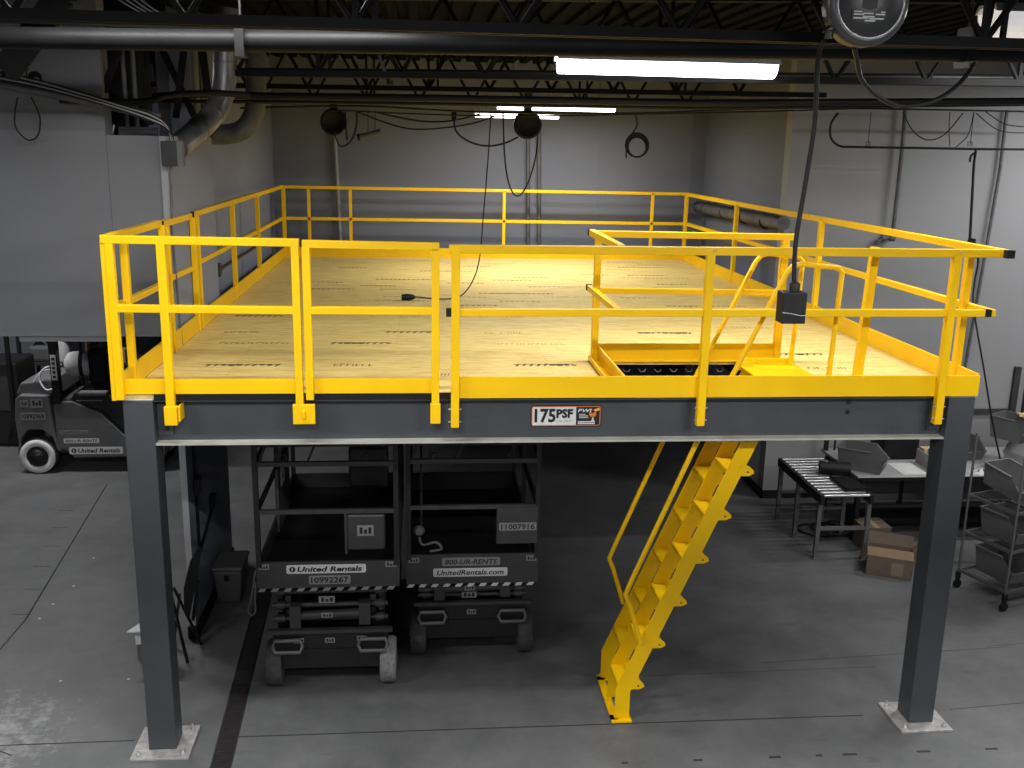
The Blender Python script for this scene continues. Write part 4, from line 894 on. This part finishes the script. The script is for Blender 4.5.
# drop cord with black outlet box
oc = aY(791, 305, -1.7)
t = thing('hanging_outlet_box', 'black outlet box hanging on a cord in front of the stair guard', 'outlet box', oc)
top = rc+V((-.16, .05, -.16))
MB().tube(spline([top, aY(818, 60, -1.75), aY(815, 120, -1.72), aY(806, 180, -1.7), aY(796, 240, -1.7), aY(794, 282, -1.7)]), .0125, 8).build('cord', BLACK, t)
wx = .066; zt_ = aY(791, 291, -1.7).z; zb_ = aY(791, 322, -1.7).z
MB().rbox(oc.x-.066, oc.x+.062, -1.76, -1.66, zb_, zt_, .006).build('box', BLACK, t)
MB().lathe([(.026, 0), (.028, .04), (.018, .05)], (oc.x+.008, -1.71, zt_), n=12).build('strain_relief', BLACK, t)
ob = MB()
for z in (.25, .5, .75):
    q = zb_+(zt_-zb_)*z
    ob.box(oc.x+.062, oc.x+.063, -1.735, -1.725, q-.008, q+.008).box(oc.x+.062, oc.x+.063, -1.70, -1.69, q-.01, q+.006)
ob.tube(spline([(oc.x-.066, -1.762, zb_+.06), (oc.x-.02, -1.764, zb_+.055), (oc.x+.03, -1.763, zb_+.045), (oc.x+.06, -1.762, zb_+.046)]), .0015, 5)
ob.build('socket_slots', PAPER, t)
one('cord_loop', MB().tube(spline([rc+V((-.02, .03, -.19)), aY(857, 60, -1.8), aY(862, 80, -1.7), aY(880, 98, -1.6), aY(905, 106, -1.5), aY(940, 98, -1.4), aY(966, 76, -1.3), aY(980, 50, -1.2), aY(990, 20, -1.1), aY(996, -20, -1.0)]), .012, 8), [DARKM], 'thick cable looping from the large reel toward the upper right light', 'cable')
# small reels near back wall
c = aY(527.5, 125, 5.0)
t = reel('cord_reel', 'small dark round cord reel hanging in front of the far lights', c, .16, .12, BLACK)
MB().bar(c+V((0, 0, .14)), c+V((0, 0, .40)), .09, .05, up=(0, 1, 0)).build('bracket', DARKM, t)
one('reel_cord', MB().tube(spline([aY(538, 135, 4.95), aY(535, 160, 4.95), aY(527, 185, 4.95), aY(518, 196, 4.95), aY(510, 187, 4.95), aY(505, 160, 4.95), aY(503, 112, 4.95)]), .009, 6), [BLACK], 'black cord hanging in a long loop below the small reel at the far lights', 'cable')
one('reel_cord', MB().tube(spline([aY(518, 137, 4.95), aY(505, 143, 4.95), aY(488, 146, 4.95), aY(470, 142, 4.95), aY(456, 131, 4.95), aY(454, 115, 4.95)]), .011, 6).lathe([(.03, 0), (.03, .1)], aY(454, 120, 4.95), n=10), [BLACK], 'black cord sagging left from the small reel to a plug', 'cable')
c = aY(334, 122, 5.0)
t = reel('cord_reel', 'small black round cord reel at the upper left of the back wall', c, .15, .14, BLACK)
MB().bar(c+V((-.35, 0, .28)), c+V((1.9, 0, .24)), .05, .03).bar(c+V((0, 0, .1)), c+V((0, 0, .28)), .08, .04, up=(0, 1, 0)).build('bracket', BLACK, t)
one('reel_cord', MB().tube(spline([aY(334, 132, 4.9), aY(340, 146, 4.9), aY(350, 142, 4.9), aY(356, 128, 4.9), aY(357, 112, 4.9)]), .010, 6).tube(spline([aY(345, 112, 4.9), aY(346, 128, 4.9), aY(347, 140, 4.9)]), .012, 6), [BLACK], 'black cord looped beside the small reel at the upper left', 'cable')
t = thing('tube_sensor', 'small grey cylinder hanging on two wires near the upper left reel', 'sensor', aY(370, 135, 5.0))
a, b2 = aY(360, 137, 5.0), aY(381, 132, 5.0)
MB().tube([a, b2], .035, 14).build('body', PIPEG, t); MB().tube([a+(a-b2)*.12, a], .038, 14).build('end', BLACK, t)
MB().tube([aY(368, 110, 5.0), aY(368, 134, 5.0)], .004, 5).tube([aY(375, 110, 5.0), aY(375, 133, 5.0)], .004, 5).build('wire', BLACK, t)
one('sagging_cable', MB().tube(spline([aY(357, 112, 5.1), aY(400, 127, 5.1), aY(430, 129, 5.1), aY(470, 124, 5.1), aY(495, 116, 5.1)]), .009, 6).tube(spline([aY(378, 113, 5.2), aY(420, 121, 5.2), aY(450, 121, 5.2), aY(480, 114, 5.2)]), .010, 6), [BLACK], 'two thin cables sagging between the reels along the back wall', 'cable')
# cord hanging down onto the deck
t = thing('dropped_extension_cord', 'thin black cord hanging to the deck with its plug lying on the plywood', 'cord', aZ(407, 297, H))
e0 = aZ(412, 296.5, H+.012); e1 = aZ(445, 299, H+.012)
MB().tube(spline([aY(491, 112, 4.9), aY(488, 160, 4.75), aY(483, 220, 4.6), aY(480, 255, 4.5), aY(474, 278, 4.42), aY(462, 295, 4.35), e1, e0]), .007, 6).build('cord', BLACK, t)
MB().lathe([(.03, -.06), (.036, 0), (.03, .06), (.015, .09)], aZ(407, 297, H+.036), (1, .05, 0), 12).build('plug', BLACK, t)

# right side: overhead air line, wires, plug drop
t = thing('overhead_air_line', 'thin black pipe hung on wires along the right wall', 'pipe', aY(920, 148, 4.0))
MB().tube(spline([aY(838, 113, 4.0), aY(831, 124, 4.0), aY(831, 138, 4.0), aY(840, 146, 4.0), aY(856, 147, 4.0), aY(920, 148, 4.0), aY(975, 149, 4.0), aY(1060, 149.5, 4.0)]), .013, 8).build('pipe', BLACK, t)
for x, x2 in ((868, 871), (970, 974)):
    MB().tube([aY(x, 146, 4.0), aY(x2, 112, 4.0)], .004, 5).tube([aY(x-2, 146, 4.0), aY(x-2, 142, 4.0), aY(x+2, 142, 4.0), aY(x+2, 146, 4.0)], .005, 5).build('hanger_wire', BLACK, t)
one('sagging_wires', MB().tube(spline([aY(903, 112, 4.2), aY(913, 131, 4.2), aY(928, 140, 4.2), aY(945, 134, 4.2), aY(963, 113, 4.2)]), .007, 6).tube(spline([aY(950, 112, 4.2), aY(949, 130, 4.2), aY(950, 147, 4.2)]), .005, 5).tube(spline([aY(974, 112, 4.2), aY(968, 135, 4.2), aY(956, 147, 4.2)]), .006, 5).tube(spline([aY(976, 113, 4.2), aY(998, 130, 4.2), aY(1024, 133, 4.2)]), .006, 5).tube(spline([aY(985, 111, 4.2), aY(1005, 124, 4.2), aY(1030, 127, 4.2)]), .006, 5), [BLACK], 'thin wires sagging above the overhead pipe at the right', 'wire')
t = thing('drop_air_hose', 'black hose dropping from the overhead pipe past the right guardrail end', 'hose', aY(971, 200, 3.6))
MB().tube(spline([aY(976, 150, 3.95), aY(974, 165, 3.8), aY(972, 200, 3.7), aY(970, 238, 3.6)]), .015, 8).tube(spline([aY(976, 152, 3.95), aY(971, 156, 3.95), aY(970, 162, 3.95)]), .012, 6).build('hose', BLACK, t)
p = aY(971, 243, 3.6); MB().lathe([(.03, -.05), (.045, 0), (.04, .05)], p, (.2, 0, 1), 12).build('coupling', BLACK, t)
MB().tube(spline([p+V((.05, 0, 0)), aY(978, 262, 3.6), aY(974, 285, 3.55), aY(974, 310, 3.4), aY(984, 370, 3.2), aY(994, 430, 3.15), aY(1008, 490, 3.1), aY(1030, 560, 3.05)]), .010, 6).build('lower_hose', BLACK, t)
# wall pipes
t = thing('wrapped_wall_pipe', 'fat grey wrapped pipe along the right wall behind the guardrail', 'pipe', (6.3, 6, 3.5))
MB().tube([(6.30, 8.6, 3.52), (6.31, 4.9, 3.56)], .085, 14).build('pipe', PIPEG, t)
for y in (8.1, 7.2, 6.3, 5.5): MB().tube([(6.405, y, 3.56), (6.405, y, 3.70)], .008, 6).lathe([(.088, -.01), (.088, .01)], (6.30, y, 3.53), (0, 1, 0), 14).build('hanger', DARKM, t)
t = thing('wall_riser_pipe', 'grey pipe rising up the right wall from an elbow', 'pipe', (7.6, 5.1, 4))
y = 5.08
MB().tube(spline([aY(876, 244, y), aY(884, 237, y), aY(891, 238, y), aY(893, 230, y), aY(896, 205, y), aY(903, 140, y), aY(906, 100, y)], 5), .024, 10).build('pipe', PIPEG, t)
for x, yy in ((884, 238), (892, 238)): MB().lathe([(.038, -.03), (.038, .03)], aY(x, yy, y), (1, 0, 0), 10).build('elbow', PIPEG, t)
one('wall_riser_pipe', MB().tube([aY(1007, 110, 5.1), aY(1000, 170, 5.1), aY(986, 250, 5.1), aY(962, 385, 5.1)], .020, 10), [PIPEG], 'thin grey pipe running the full height of the wall near the right guardrail end', 'pipe')
one('wall_socket_box', MB().rbox(8.02, 8.13, 5.10, 5.16, 1.30, 1.42, .008).box(8.04, 8.11, 5.096, 5.10, 1.32, 1.40, 1), [PIPEG, DARKM], 'small grey box on the wall right of the right column top', 'electrical box')
# pipes on the back wall
t = thing('back_wall_pipe', 'pair of grey pipes up the back wall behind the small reel', 'pipe', (3.6, 8.8, 3.5))
for x in (528, 539): MB().tube([aY(x, 250, 8.78), aY(x, 100, 8.78)], .028, 8).build('pipe', PIPEG, t)
one('back_wall_pipe', MB().tube([aY(341, 250, 8.78), aY(335, 140, 8.78), aY(334, 110, 8.78)], .03, 8), [mat('pale_pipe', (.25, .25, .25), .6, lin=True)], 'single pale pipe up the back wall at the left end', 'pipe')
one('wall_handle_bar', MB().tube([(-.14, 4.2, 3.05), (-.14, 7.4, 3.05)], .018, 8).rbox(-.2, -.12, 4.1, 4.2, 2.98, 3.12, .01), [DARKM], 'dark horizontal pipe on the left wall behind the side guardrail', 'pipe')

# ================================================================== WORLD
wd = bpy.data.worlds.new('world'); S.world = wd; wd.use_nodes = True
wd.node_tree.nodes['Background'].inputs[0].default_value = (1, 1, 1, 1); wd.node_tree.nodes['Background'].inputs[1].default_value = .05
S.view_settings.view_transform = 'Standard'; S.view_settings.look = 'None'; S.view_settings.gamma = 1; S.view_settings.use_curve_mapping = False
S.view_settings.exposure = 0.0
S.cycles.use_denoising = True
S.cycles.max_bounces = 6; S.cycles.diffuse_bounces = 3; S.cycles.glossy_bounces = 3; S.cycles.sample_clamp_indirect = 4
